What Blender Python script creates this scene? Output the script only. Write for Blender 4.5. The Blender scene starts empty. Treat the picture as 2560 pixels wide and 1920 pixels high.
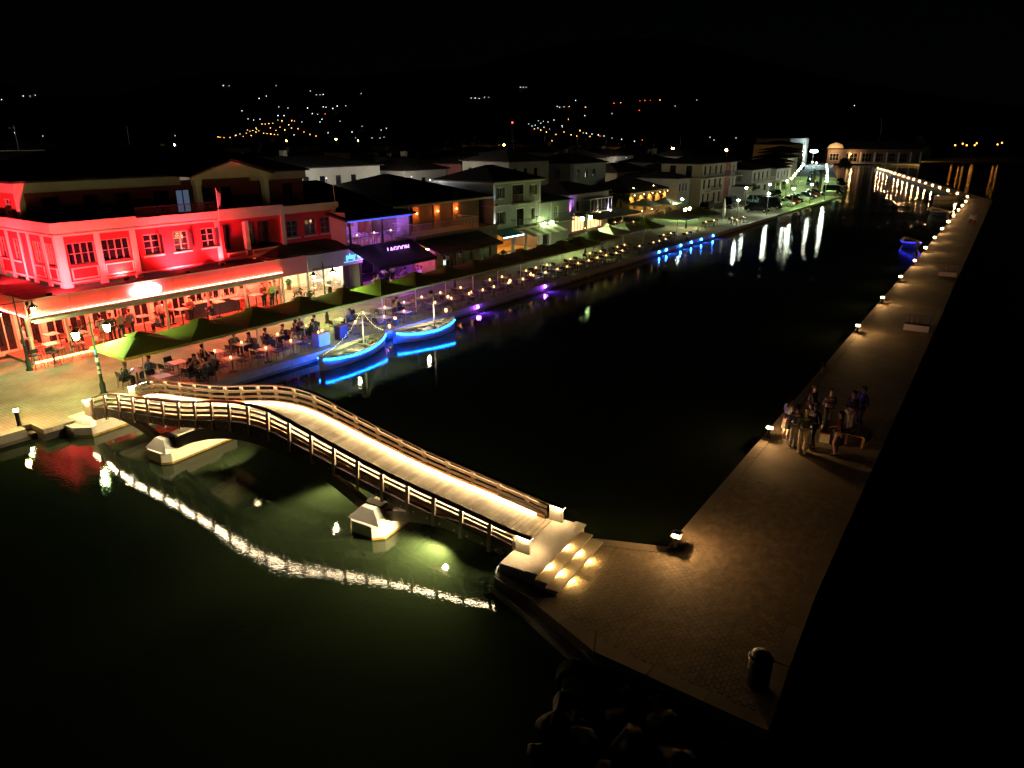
import bpy, bmesh, math, random
from mathutils import Vector, Matrix, noise as mnoise
random.seed(7)
S = bpy.context.scene
COL = S.collection
R = math.radians

# ---------------------------------------------------------------- camera
cam_d = bpy.data.cameras.new("camera"); cam = bpy.data.objects.new("camera", cam_d); COL.objects.link(cam)
cam.location = (0, 0, 11.5)
cam.rotation_euler = (R(90 - 19.138), 0, 0)
cam_d.sensor_fit = 'HORIZONTAL'; cam_d.sensor_width = 36.0; cam_d.lens = 36.0 * 1778 / 2560
cam_d.clip_start = 0.1; cam_d.clip_end = 9000
S.camera = cam

# ---------------------------------------------------------------- night sky, moon, exposure
world = bpy.data.worlds.new("World"); S.world = world; world.use_nodes = True
wn = world.node_tree.nodes; wl = world.node_tree.links
sky = wn.new("ShaderNodeTexSky"); sky.sky_type = 'NISHITA'; sky.sun_disc = False
sky.sun_elevation = R(24); sky.sun_rotation = R(200)
wn["Background"].inputs[1].default_value = 0.00007
wl.new(sky.outputs[0], wn["Background"].inputs[0])
moon_d = bpy.data.lights.new("moon", 'SUN'); moon_d.energy = 0.004; moon_d.angle = R(0.5); moon_d.color = (0.8, 0.88, 1.0)
moon = bpy.data.objects.new("moon", moon_d); COL.objects.link(moon)
moon.rotation_euler = (R(66), 0, R(-20))
S.view_settings.view_transform = 'Standard'; S.view_settings.look = 'None'
S.view_settings.exposure = 0.0; S.view_settings.gamma = 1.0
S.view_settings.use_curve_mapping = False
S.render.engine = 'CYCLES'
S.cycles.use_denoising = True
S.cycles.use_light_tree = True
S.cycles.use_adaptive_sampling = True; S.cycles.adaptive_threshold = 0.02
S.cycles.max_bounces = 6; S.cycles.diffuse_bounces = 2; S.cycles.glossy_bounces = 3
S.cycles.transmission_bounces = 3; S.cycles.transparent_max_bounces = 6
S.cycles.sample_clamp_indirect = 4.0
S.cycles.caustics_reflective = False; S.cycles.caustics_refractive = False

# ---------------------------------------------------------------- the quay's own axes: u runs along the quay, v inland
QA = R(55)
UX, UY = math.cos(QA), math.sin(QA)
V0 = 31.2
WATER = -0.52
def W(u, v, z=0.0):
    return Vector((UX*u - UY*(v+V0), UY*u + UX*(v+V0), z))
# the bridge's axes: s along, o across
BA = Vector((-17.93, 28.49, 0)); BD = Vector((0.85892, -0.51211, 0)); BN = Vector((0.51211, 0.85892, 0))
BR = math.atan2(BD.y, BD.x)

# ---------------------------------------------------------------- helpers
def link(o, parent=None):
    COL.objects.link(o)
    if parent is not None: o.parent = parent
    return o

class MB:
    def __init__(s): s.v = []; s.f = []
    def add(s, vs, fs):
        b = len(s.v); s.v += [tuple(p) for p in vs]; s.f += [tuple(i+b for i in f) for f in fs]; return s
    def hexa(s, p):                       # 4 bottom, 4 top
        return s.add(p, [(3,2,1,0),(4,5,6,7),(0,1,5,4),(1,2,6,5),(2,3,7,6),(3,0,4,7)])
    def box(s, x0, y0, z0, x1, y1, z1):
        return s.hexa([(x0,y0,z0),(x1,y0,z0),(x1,y1,z0),(x0,y1,z0),(x0,y0,z1),(x1,y0,z1),(x1,y1,z1),(x0,y1,z1)])
    def taper(s, x, y, z0, z1, a0, b0, a1, b1):
        return s.hexa([(x-a0,y-b0,z0),(x+a0,y-b0,z0),(x+a0,y+b0,z0),(x-a0,y+b0,z0),(x-a1,y-b1,z1),(x+a1,y-b1,z1),(x+a1,y+b1,z1),(x-a1,y+b1,z1)])
    def tube(s, pts, r, n=6, cap=True):
        pts = [Vector(p) for p in pts]; m = len(pts)
        rs = r if isinstance(r, (list, tuple)) else [r]*m
        vs = []; fs = []
        t0 = (pts[1]-pts[0]).normalized()
        ref = Vector((0,0,1)) if abs(t0.z) < .9 else Vector((1,0,0))
        for i in range(m):
            t = (pts[min(i+1,m-1)]-pts[max(i-1,0)]).normalized()
            a = t.cross(ref); a = a.normalized() if a.length > 1e-6 else Vector((1,0,0)); b = t.cross(a)
            for k in range(n):
                w = 2*math.pi*k/n + math.pi/n
                vs.append(pts[i] + (a*math.cos(w)+b*math.sin(w))*rs[i])
        for i in range(m-1):
            for k in range(n):
                k2 = (k+1) % n
                fs.append((i*n+k, i*n+k2, (i+1)*n+k2, (i+1)*n+k))
        if cap: fs.append(tuple(range(n-1,-1,-1))); fs.append(tuple((m-1)*n+k for k in range(n)))
        return s.add(vs, fs)
    def lathe(s, prof, c=(0,0,0), n=10):
        vs = []; fs = []; m = len(prof)
        for r, z in prof:
            for k in range(n):
                w = 2*math.pi*k/n; vs.append((c[0]+r*math.cos(w), c[1]+r*math.sin(w), c[2]+z))
        for i in range(m-1):
            for k in range(n):
                k2 = (k+1) % n; fs.append((i*n+k, i*n+k2, (i+1)*n+k2, (i+1)*n+k))
        fs.append(tuple(range(n-1,-1,-1))); fs.append(tuple((m-1)*n+k for k in range(n)))
        return s.add(vs, fs)
    def sweep(s, pts, w, h, side):         # rectangular bar along pts, 'side' the horizontal across-vector
        side = Vector(side); vs = []; fs = []; m = len(pts)
        for p in pts:
            p = Vector(p)
            for a, b in ((-1,-1),(1,-1),(1,1),(-1,1)): vs.append(p + side*(a*w/2) + Vector((0,0,b*h/2)))
        for i in range(m-1):
            for k in range(4):
                k2 = (k+1) % 4; fs.append((i*4+k, i*4+k2, (i+1)*4+k2, (i+1)*4+k))
        fs.append((3,2,1,0)); fs.append(tuple((m-1)*4+k for k in range(4)))
        return s.add(vs, fs)
    def prism(s, poly, z0, z1):            # poly in xy
        n = len(poly)
        vs = [(x,y,z0) for x,y in poly] + [(x,y,z1) for x,y in poly]
        fs = [tuple(range(n-1,-1,-1)), tuple(range(n,2*n))] + [(i,(i+1)%n,n+(i+1)%n,n+i) for i in range(n)]
        return s.add(vs, fs)
    def slab(s, poly, ax, c0, c1):         # poly in the plane across axis ax ('x' or 'y')
        n = len(poly)
        mk = (lambda a,b,c: (c,a,b)) if ax == 'x' else (lambda a,b,c: (a,c,b))
        vs = [mk(a,b,c0) for a,b in poly] + [mk(a,b,c1) for a,b in poly]
        fs = [tuple(range(n-1,-1,-1)), tuple(range(n,2*n))] + [(i,(i+1)%n,n+(i+1)%n,n+i) for i in range(n)]
        return s.add(vs, fs)
    def ball(s, c, r, n=8, m=5, sz=1.0):
        prof = [(max(1e-4,r*math.sin(math.pi*i/m)), -r*sz*math.cos(math.pi*i/m)) for i in range(m+1)]
        return s.lathe(prof, c, n)
    def mesh(s, name):
        me = bpy.data.meshes.new(name); me.from_pydata(s.v, [], s.f); me.update()
        bm = bmesh.new(); bm.from_mesh(me); bmesh.ops.recalc_face_normals(bm, faces=bm.faces); bm.to_mesh(me); bm.free()
        return me
    def build(s, name, mat, parent=None, smooth=False, loc=None, rz=None):
        me = s.mesh(name)
        if smooth:
            for p in me.polygons: p.use_smooth = True
        me.materials.append(M[mat] if isinstance(mat, str) else mat)
        o = bpy.data.objects.new(name, me); link(o, parent)
        if loc is not None: o.location = loc
        if rz is not None: o.rotation_euler = (0,0,rz)
        return o

def tag(o, label=None, cat=None, group=None, kind=None):
    if label: o["label"] = label
    if cat: o["category"] = cat
    if group: o["group"] = group
    if kind: o["kind"] = kind
    return o
def thing(name, label, cat, loc, rz=0.0, group=None):
    o = bpy.data.objects.new(name, None); o.empty_display_size = .2; link(o)
    o.location = loc; o.rotation_euler = (0,0,rz)
    return tag(o, label, cat, group)
def quay_thing(name, label, cat, u, v, z=0.0, rz=0.0, group=None):
    return thing(name, label, cat, W(u,v,z), QA+rz, group)
def inst(mesh_obj, name, parent=None, loc=None, rz=None, mat=None):
    o = bpy.data.objects.new(name, mesh_obj.data if hasattr(mesh_obj,'data') else mesh_obj); link(o, parent)
    if loc is not None: o.location = loc
    if rz is not None: o.rotation_euler = (0,0,rz)
    if mat:
        o.material_slots[0].link = 'OBJECT'; o.material_slots[0].material = M[mat]
    return o
KIDS = {}
def copy_tree(o, parent=None):
    c = o.copy(); COL.objects.link(c); c.parent = parent
    if o.name not in KIDS: KIDS[o.name] = list(o.children)
    for ch in KIDS[o.name]: copy_tree(ch, c)
    return c
def lamp(kind, name, parent, loc, energy, color, size=.05, target=None, cone=60, blend=.5):
    l = bpy.data.lights.new(name, kind); l.energy = energy; l.color = color
    if kind in ('POINT','SPOT'): l.shadow_soft_size = size
    if kind == 'SPOT': l.spot_size = R(cone); l.spot_blend = blend
    if kind == 'AREA': l.size = size
    o = bpy.data.objects.new(name, l); link(o, parent); o.location = loc
    if target is not None:
        dv = Vector(target)-Vector(loc); o.rotation_euler = dv.to_track_quat('-Z','Y').to_euler()
    return o
ORD = ["zeroth","first","second","third","fourth","fifth","sixth","seventh","eighth","ninth","tenth","eleventh","twelfth","thirteenth","fourteenth","fifteenth","sixteenth","seventeenth","eighteenth","nineteenth","twentieth"]
TENS = {2:"twenty",3:"thirty",4:"forty",5:"fifty"}
def nth(i):
    if i <= 20: return ORD[i]
    t, r = divmod(i, 10)
    return TENS[t] + ("-"+ORD[r] if r else "") if r else TENS[t][:-1]+"ieth"

# ---------------------------------------------------------------- materials
M = {}
def mat(name, col, rough=.6, var=.15, scale=4.0, bump=0.0, bscale=None, metal=0.0, spec=.5, dirt=None):
    m = bpy.data.materials.new(name); m.use_nodes = True; nt = m.node_tree; N = nt.nodes; L = nt.links
    b = N["Principled BSDF"]; b.inputs["Roughness"].default_value = rough; b.inputs["Metallic"].default_value = metal
    b.inputs["Specular IOR Level"].default_value = spec
    tc = N.new("ShaderNodeTexCoord"); nz = N.new("ShaderNodeTexNoise"); nz.inputs["Scale"].default_value = scale; nz.inputs["Detail"].default_value = 4
    L.new(tc.outputs["Object"], nz.inputs["Vector"])
    rp = N.new("ShaderNodeValToRGB"); lo = [max(0,c*(1-var)) for c in col]; hi = [min(1,c*(1+var)) for c in col]
    if dirt: lo = dirt
    rp.color_ramp.elements[0].position = .3; rp.color_ramp.elements[1].position = .7
    rp.color_ramp.elements[0].color = (*lo,1); rp.color_ramp.elements[1].color = (*hi,1)
    L.new(nz.outputs["Fac"], rp.inputs["Fac"]); L.new(rp.outputs["Color"], b.inputs["Base Color"])
    if bump:
        n2 = N.new("ShaderNodeTexNoise"); n2.inputs["Scale"].default_value = bscale or scale*6; n2.inputs["Detail"].default_value = 3
        L.new(tc.outputs["Object"], n2.inputs["Vector"])
        bp = N.new("ShaderNodeBump"); bp.inputs["Strength"].default_value = bump; bp.inputs["Distance"].default_value = .02
        L.new(n2.outputs["Fac"], bp.inputs["Height"]); L.new(bp.outputs["Normal"], b.inputs["Normal"])
    M[name] = m; return m
def emit(name, col, strength, sample=True):
    m = bpy.data.materials.new(name); m.use_nodes = True; nt = m.node_tree
    for n in list(nt.nodes): nt.nodes.remove(n)
    e = nt.nodes.new("ShaderNodeEmission"); o = nt.nodes.new("ShaderNodeOutputMaterial")
    e.inputs[0].default_value = (*col,1); e.inputs[1].default_value = strength
    nt.links.new(e.outputs[0], o.inputs[0])
    m.cycles.emission_sampling = 'AUTO' if sample else 'NONE'
    M[name] = m; return m
def brick(name, c1, c2, mortar, w, h, msize=.012, rough=.75, bump=.4, offs=.5, stain=.35, rot=0.0):
    m = bpy.data.materials.new(name); m.use_nodes = True; nt = m.node_tree; N = nt.nodes; L = nt.links
    b = N["Principled BSDF"]; b.inputs["Roughness"].default_value = rough
    tc = N.new("ShaderNodeTexCoord"); mp = N.new("ShaderNodeMapping"); mp.inputs["Rotation"].default_value = (0,0,rot); L.new(tc.outputs["Object"], mp.inputs["Vector"])
    br = N.new("ShaderNodeTexBrick"); br.inputs["Scale"].default_value = 1.0; br.inputs["Brick Width"].default_value = w; br.inputs["Row Height"].default_value = h
    br.inputs["Mortar Size"].default_value = msize; br.offset = offs
    br.inputs["Color1"].default_value = (*c1,1); br.inputs["Color2"].default_value = (*c2,1); br.inputs["Mortar"].default_value = (*mortar,1)
    L.new(mp.outputs[0], br.inputs["Vector"])
    nz = N.new("ShaderNodeTexNoise"); nz.inputs["Scale"].default_value = .6; nz.inputs["Detail"].default_value = 6; nz.inputs["Roughness"].default_value = .65; L.new(tc.outputs["Object"], nz.inputs["Vector"])
    rp = N.new("ShaderNodeMapRange"); rp.inputs[1].default_value = .35; rp.inputs[2].default_value = .65; rp.inputs[3].default_value = 1-stain; rp.inputs[4].default_value = 1.1
    L.new(nz.outputs["Fac"], rp.inputs[0])
    mx = N.new("ShaderNodeMix"); mx.data_type = 'RGBA'; mx.blend_type = 'MULTIPLY'; mx.inputs[0].default_value = 1
    L.new(br.outputs["Color"], mx.inputs[6]); L.new(rp.outputs[0], mx.inputs[7]); L.new(mx.outputs[2], b.inputs["Base Color"])
    bp = N.new("ShaderNodeBump"); bp.inputs["Strength"].default_value = bump; bp.inputs["Distance"].default_value = .01; bp.invert = True
    L.new(br.outputs["Fac"], bp.inputs["Height"]); L.new(bp.outputs["Normal"], b.inputs["Normal"])
    M[name] = m; return m
def tiles(name, col, pitch=.28):
    m = mat(name, col, .8, .35, 1.5); nt = m.node_tree; N = nt.nodes; L = nt.links
    tc = N.new("ShaderNodeTexCoord"); wv = N.new("ShaderNodeTexWave"); wv.bands_direction = 'X'; wv.inputs["Scale"].default_value = 1/pitch/ (2*math.pi)*6.28*.16; wv.inputs["Distortion"].default_value = .3
    L.new(tc.outputs["Object"], wv.inputs["Vector"]); bp = N.new("ShaderNodeBump"); bp.inputs["Strength"].default_value = .8; bp.inputs["Distance"].default_value = .06
    L.new(wv.outputs["Fac"], bp.inputs["Height"]); L.new(bp.outputs["Normal"], N["Principled BSDF"].inputs["Normal"])
    return m

# ground and stone
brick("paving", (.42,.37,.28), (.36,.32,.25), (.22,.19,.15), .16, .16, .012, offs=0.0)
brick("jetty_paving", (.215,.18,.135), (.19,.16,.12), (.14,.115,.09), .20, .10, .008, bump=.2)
mat("paver_a", (.225,.188,.14), .8, .25, 3, .3); mat("paver_b", (.20,.166,.124), .8, .25, 3, .3); mat("paver_c", (.245,.205,.155), .8, .25, 3, .3)
mat("paver_bed", (.10,.085,.065), .9, .3, 3, .3)
mat("kerb_grey", (.23,.195,.15), .75, .25, 1.2, .3, 20); mat("coping", (.36,.34,.30), .7, .25, 1.2, .3, 20); mat("quay_wall", (.16,.15,.13), .8, .4, 1.0, .5, 8)
mat("concrete", (.55,.51,.43), .75, .12, 1.5, .25, 25); mat("concrete_white", (.72,.69,.6), .7, .10, 1.3, .2, 20)
mat("concrete_wet", (.10,.075,.035), .5, .4, 3, .3); mat("weed_band", (.30,.20,.04), .6, .5, 4, .4)
mat("asphalt", (.055,.055,.056), .85, .25, 2, .4, 60); mat("earth", (.035,.033,.03), .9, .3, .05)
mat("rock", (.045,.03,.022), .85, .45, 2.2, .8, 6); mat("hill_earth", (.012,.012,.011), .95, .3, .004)
# bridge timber
mat("deck_wood", (.40,.34,.24), .55, .22, 2.5, .25, 30); mat("deck_wood_b", (.34,.28,.19), .55, .22, 2.5, .25, 30); mat("deck_wood_c", (.45,.39,.28), .55, .22, 2.5, .25, 30)
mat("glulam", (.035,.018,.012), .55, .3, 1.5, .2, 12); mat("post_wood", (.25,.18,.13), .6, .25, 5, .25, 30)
mat("kerb_wood", (.42,.20,.10), .55, .2, 3, .2, 20); mat("handrail_wood", (.06,.032,.024), .28, .2, 4); mat("rail_wood", (.15,.105,.075), .5, .25, 4, .2, 30)
mat("steel", (.5,.5,.5), .35, .1, 5, metal=.9); mat("black_metal", (.012,.012,.013), .45, .2, 5); mat("grey_metal", (.18,.18,.18), .4, .15, 5, metal=.6)
mat("green_metal", (.02,.035,.028), .45, .2, 5)
# buildings
mat("red_render", (.55,.035,.038), .8, .12, .8, .15, 30); mat("trim", (.70,.60,.48), .75, .08, 1, .1, 30); mat("dark_and_shaded_red", (.30,.075,.06), .8, .15, .8)  # the dark red also carries the top floor's shade
mat("render_grey", (.34,.35,.35), .8, .08, .7, .1, 30); mat("render_cream", (.52,.44,.29), .8, .1, .7, .1, 30); mat("render_white", (.6,.58,.52), .8, .1, .7, .1, 30)
mat("render_ochre", (.60,.38,.11), .8, .1, .7, .1, 30); mat("render_lilac", (.45,.42,.50), .8, .1, .7); mat("render_brown", (.16,.10,.07), .8, .2, .7); mat("render_pink", (.38,.13,.11), .8, .12, .7)
mat("render_dim", (.26,.24,.20), .85, .2, .5); mat("shop_cream", (.75,.66,.44), .75, .06, 1); mat("wood_panel", (.30,.14,.07), .6, .3, 2, .2, 12); mat("wood_yellow", (.55,.32,.07), .6, .2, 2)
tiles("roof_tile", (.045,.032,.026)); mat("roof_flat", (.05,.045,.042), .85, .3, .6)
mat("glass", (.012,.013,.017), .08, .2, 1, spec=.8); mat("shutter", (.03,.03,.028), .7, .2, 3); mat("frame_white", (.62,.55,.48), .6, .08, 3); mat("frame_dim", (.24,.19,.16), .6, .15, 3); mat("curtain", (.45,.36,.28), .8, .2, 3)
mat("awning_dark", (.018,.016,.026), .75, .25, 1.5); mat("awning_stripe", (.42,.38,.30), .75, .15, 1.5); mat("awning_teal", (.06,.14,.18), .7, .15, 1.5); mat("awning_brown", (.11,.07,.06), .75, .2, 1.2)
mat("fascia", (.62,.21,.20), .6, .06, 1); mat("floor_tile", (.30,.17,.12), .5, .25, 2)
# furniture
mat("canopy", (.38,.45,.07), .85, .1, 1.0, .15, 60); mat("canopy_pale", (.62,.60,.48), .85, .1, 1.0, .15, 60); mat("gutter_cloth", (.42,.26,.22), .85, .1, 2)
mat("pole_white", (.7,.68,.62), .45, .06, 4); mat("table_top", (.62,.58,.55), .35, .08, 3); mat("table_wood", (.36,.18,.09), .45, .2, 3); mat("chair_dark", (.045,.045,.048), .5, .25, 6)
mat("chair_red", (.42,.05,.04), .5, .15, 4); mat("chair_cream", (.55,.48,.40), .5, .1, 4); mat("chair_pale", (.50,.47,.58), .5, .1, 4); mat("sofa", (.55,.48,.55), .8, .1, 3); mat("cabinet", (.25,.40,.55), .4, .1, 3); mat("bar_front", (.03,.02,.03), .4, .2, 3)
# people
mat("skin", (.48,.30,.22), .55, .06, 5); mat("skin_tan", (.36,.20,.13), .55, .06, 5)
for nm, c in dict(cloth_black=(.015,.015,.018), cloth_navy=(.02,.03,.07), cloth_white=(.62,.61,.6), cloth_grey=(.2,.2,.21), cloth_khaki=(.48,.40,.26), cloth_green=(.04,.07,.05), cloth_maroon=(.16,.03,.04), cloth_blue=(.06,.13,.32), cloth_lime=(.35,.5,.08), cloth_plum=(.09,.05,.12),
                  hair_dark=(.015,.011,.009), hair_brown=(.06,.035,.02), hair_blond=(.50,.42,.27), hair_grey=(.3,.29,.28), shoe_dark=(.02,.02,.02), shoe_pale=(.5,.48,.45)).items(): mat(nm, c, .8, .18, 8)
# boats, cars, plants
mat("hull_white", (.60,.62,.64), .4, .1, 2); mat("hull_dark", (.03,.04,.06), .4, .15, 2); mat("hull_blue", (.05,.11,.30), .35, .1, 2); mat("boat_wood", (.52,.44,.30), .5, .25, 4); mat("boat_inner", (.36,.34,.28), .6, .3, 3); mat("rope", (.45,.38,.26), .9, .2, 10)
for nm, c in dict(car_black=(.012,.012,.014), car_white=(.7,.7,.7), car_red=(.35,.02,.02), car_silver=(.3,.31,.32), car_teal=(.03,.10,.13), car_blue=(.02,.04,.12)).items(): mat(nm, c, .22, .05, 3, metal=.2)
mat("tyre", (.012,.012,.012), .85, .2, 8); mat("leaf", (.055,.10,.03), .6, .4, 6); mat("leaf_dark", (.02,.04,.015), .6, .4, 6); mat("bark", (.14,.10,.07), .9, .3, 4, .4); mat("terracotta", (.35,.14,.07), .8, .15, 4); mat("flag_cloth", (.35,.35,.45), .8, .4, 12); mat("bag_white", (.6,.6,.6), .6, .1, 8)
mat("sign_board", (.05,.08,.10), .5, .1, 4); mat("hose_white", (.6,.6,.58), .5, .1, 8)
# light sources
emit("led_warm", (1,.74,.40), 85); emit("led_rail", (1,.78,.46), 260); emit("led_end", (1,.66,.30), 420); emit("led_kerb", (1,.68,.30), 120); emit("led_flood", (1,.74,.36), 60); emit("led_step", (1,.56,.16), 850); emit("bollard_glow", (1,.53,.18), 860)
emit("lantern_glow", (.70,1,.38), 150); emit("lamp_far_glow", (.86,1,.80), 160); emit("flood_far_glow", (.70,1,1), 900); emit("led_fascia", (1,.055,.03), 330); emit("led_floor", (1,.20,.05), 40)
emit("candle_glow", (1,.42,.13), 12); emit("lantern_warm", (1,.40,.14), 10); emit("led_blue", (.002,.075,1), 330); emit("led_blue_dark", (.02,.02,1), 9); emit("bulb_yellow", (1,.85,.35), 9)
emit("uv_glow", (.28,.05,1), 420); emit("blue_glow", (.01,.14,1), 420); emit("neon_purple", (.75,.32,1), 3.2); emit("neon_blue", (.12,.55,1), 2.6); emit("neon_white", (.8,.95,1), 2.2); emit("neon_orange", (1,.35,.08), 1.6); emit("sign_white", (1,.86,.84), 11)
emit("wall_orange", (1,.28,.05), 70); emit("wall_warm", (1,.62,.25), 60); emit("strip_cyan", (.25,.65,1), 16); emit("strip_bluehaze", (.05,.08,.9), 2.2); emit("shop_tube", (1,.80,.42), 24)
emit("hill_white", (.9,.95,1), 4.5, False); emit("hill_orange", (1,.38,.08), 9, False); emit("hill_red", (1,.14,.05), 5, False); emit("hill_blue", (.55,.7,1), 7, False)
emit("sodium", (1,.42,.06), 200); emit("sodium_dim", (1,.36,.05), 9); emit("window_glow", (.45,.6,1), .14); emit("window_warm", (1,.6,.25), 2.2); emit("beacon_red", (1,.05,.04), 9, False); emit("phone_glow", (.6,.75,1), 3, False); emit("car_light", (1,.95,.9), 12, False)

# water: turbid green harbour water with a glossy, lightly rippled surface
def make_water():
    m = bpy.data.materials.new("water"); m.use_nodes = True; nt = m.node_tree; N = nt.nodes; L = nt.links
    b = N["Principled BSDF"]; b.inputs["Base Color"].default_value = (.0125,.0205,.0095,1); b.inputs["Roughness"].default_value = .02; b.inputs["IOR"].default_value = 1.33
    tc = N.new("ShaderNodeTexCoord"); mp = N.new("ShaderNodeMapping"); mp.inputs["Rotation"].default_value = (0,0,R(30)); mp.inputs["Scale"].default_value = (1,1.4,1); L.new(tc.outputs["Object"], mp.inputs["Vector"])
    a = N.new("ShaderNodeTexNoise"); a.inputs["Scale"].default_value = 10.0; a.inputs["Detail"].default_value = 2
    c = N.new("ShaderNodeTexNoise"); c.inputs["Scale"].default_value = .55; c.inputs["Detail"].default_value = 2
    L.new(mp.outputs[0], a.inputs["Vector"]); L.new(mp.outputs[0], c.inputs["Vector"])
    b1 = N.new("ShaderNodeBump"); b1.inputs["Strength"].default_value = 1; b1.inputs["Distance"].default_value = .0027
    b2 = N.new("ShaderNodeBump"); b2.inputs["Strength"].default_value = 1; b2.inputs["Distance"].default_value = .008
    sx = N.new("ShaderNodeSeparateXYZ"); rr = N.new("ShaderNodeMapping"); rr.inputs["Rotation"].default_value = (0,0,-QA); L.new(tc.outputs["Object"], rr.inputs["Vector"]); L.new(rr.outputs[0], sx.inputs[0])
    mr = N.new("ShaderNodeMapRange"); mr.inputs[1].default_value = 24; mr.inputs[2].default_value = 85; mr.inputs[3].default_value = .0022; mr.inputs[4].default_value = .0044; L.new(sx.outputs[0], mr.inputs[0])      # breezier water farther up the basin
    pn = N.new("ShaderNodeTexNoise"); pn.inputs["Scale"].default_value = .07; pn.inputs["Detail"].default_value = 2; L.new(tc.outputs["Object"], pn.inputs["Vector"])
    pr_ = N.new("ShaderNodeMapRange"); pr_.inputs[1].default_value = .35; pr_.inputs[2].default_value = .65; pr_.inputs[3].default_value = .75; pr_.inputs[4].default_value = 1.35; L.new(pn.outputs["Fac"], pr_.inputs[0])
    mm = N.new("ShaderNodeMath"); mm.operation = 'MULTIPLY'; L.new(mr.outputs[0], mm.inputs[0]); L.new(pr_.outputs[0], mm.inputs[1]); L.new(mm.outputs[0], b1.inputs["Distance"])
    L.new(a.outputs["Fac"], b1.inputs["Height"]); L.new(c.outputs["Fac"], b2.inputs["Height"]); L.new(b2.outputs["Normal"], b1.inputs["Normal"]); L.new(b1.outputs["Normal"], b.inputs["Normal"])
    M["water"] = m
make_water()
# ================================================================ people
def skin_mesh(name, vv, ee, root, sub=1, grow=1.0):
    keys = list(vv); idx = {k:i for i,k in enumerate(keys)}
    me = bpy.data.meshes.new(name); me.from_pydata([vv[k][0] for k in keys], [(idx[a],idx[b]) for a,b in ee if a in idx and b in idx], []); me.update()
    ob = bpy.data.objects.new(name, me); COL.objects.link(ob)
    ob.modifiers.new("skin","SKIN").use_smooth_shade = True
    if sub: m_ = ob.modifiers.new("sub","SUBSURF"); m_.levels = sub; m_.render_levels = sub
    sv = me.skin_vertices[0].data
    for k in keys:
        r = vv[k][1]; r = (r,r) if not isinstance(r, tuple) else r
        sv[idx[k]].radius = (r[0]*grow, r[1]*grow); sv[idx[k]].use_root = (k == root)
    bpy.context.view_layer.update()
    out = bpy.data.meshes.new_from_object(ob.evaluated_get(bpy.context.evaluated_depsgraph_get()))
    COL.objects.unlink(ob); bpy.data.objects.remove(ob); out.name = name
    out.materials.clear(); out.materials.append(M["skin"])
    return out
def pose(kind):
    st = dict(pel=(0,0,.95), wai=(0,0,1.10), che=(0,-.005,1.30), nb=(0,.0,1.45), nk=(0,-.015,1.51), h1=(0,-.025,1.585), h2=(0,-.02,1.66), h3=(0,-.005,1.72), nose=(0,-.125,1.61))
    for s,n in ((-1,"l"),(1,"r")):
        st.update({n+"sh":(s*.18,.0,1.40), n+"el":(s*.235,.03,1.12), n+"wr":(s*.235,-.07,.90), n+"hip":(s*.09,0,.90), n+"kn":(s*.10,-.02,.49), n+"an":(s*.105,.03,.085), n+"to":(s*.12,-.13,.04)})
    if kind == "bent":      # forearms raised in front
        for s,n in ((-1,"l"),(1,"r")): st[n+"el"] = (s*.24,.0,1.12); st[n+"wr"] = (s*.13,-.24,1.16)
    if kind == "hold":      # one arm raised, weight on one leg
        st["lel"] = (-.25,-.02,1.12); st["lwr"] = (-.16,-.24,1.05); st["rel"] = (.27,.05,1.14); st["rwr"] = (.22,.10,.92); st["rkn"] = (.13,-.10,.49); st["ran"] = (.16,.0,.085); st["rto"] = (.21,-.15,.04)
    if kind == "walk":
        st["lkn"] = (-.09,-.16,.50); st["lan"] = (-.09,-.22,.10); st["lto"] = (-.09,-.38,.06); st["rkn"] = (.09,.05,.48); st["ran"] = (.09,.28,.13); st["rto"] = (.09,.16,.05); st["lwr"] = (-.24,.12,.92); st["rwr"] = (.24,-.22,.95)
    if kind in ("sit","lean"):
        dz = .47; off = {k:(x,y+.04,z-dz) for k,(x,y,z) in st.items() if k[0] not in "lr" or k[1:] in ("sh",)}
        st.update(off); t = .10 if kind == "lean" else -.02
        for k in list(st):
            if k in ("wai","che","nb","nk","h1","h2","h3","nose","lsh","rsh"): x,y,z = st[k]; st[k] = (x, y - t*(z-.48)/.7*1.6, z-(.03 if kind == "lean" else 0))
        for s,n in ((-1,"l"),(1,"r")):
            st[n+"hip"] = (s*.09,.02,.47); st[n+"kn"] = (s*.11,-.40,.50); st[n+"an"] = (s*.11,-.36,.09); st[n+"to"] = (s*.13,-.52,.045)
            st[n+"el"] = (s*.25,-.06,.68); st[n+"wr"] = (s*.15,-.34,.76)
    return st
RAD = dict(pel=(.155,.115), wai=(.135,.10), che=(.16,.11), nb=(.075,.07), nk=(.055,.055), h1=(.070,.085), h2=(.080,.095), h3=(.05,.06), nose=.016, sh=.07, el=.046, wr=.031, hip=.095, kn=.064, an=.043, to=.035)
def rad(k): return RAD[k] if k in RAD else RAD[k[1:]]
E_T = [("pel","wai"),("wai","che"),("che","nb")]; E_H = [("nb","nk"),("nk","h1"),("h1","h2"),("h2","h3"),("h1","nose")]
E_A = [(a+x,a+y) for a in "lr" for x,y in (("sh","el"),("el","wr"))] + [("che","lsh"),("che","rsh")]
E_L = [(a+x,a+y) for a in "lr" for x,y in (("hip","kn"),("kn","an"),("an","to"))] + [("pel","lhip"),("pel","rhip")]
POSES = {}
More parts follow.
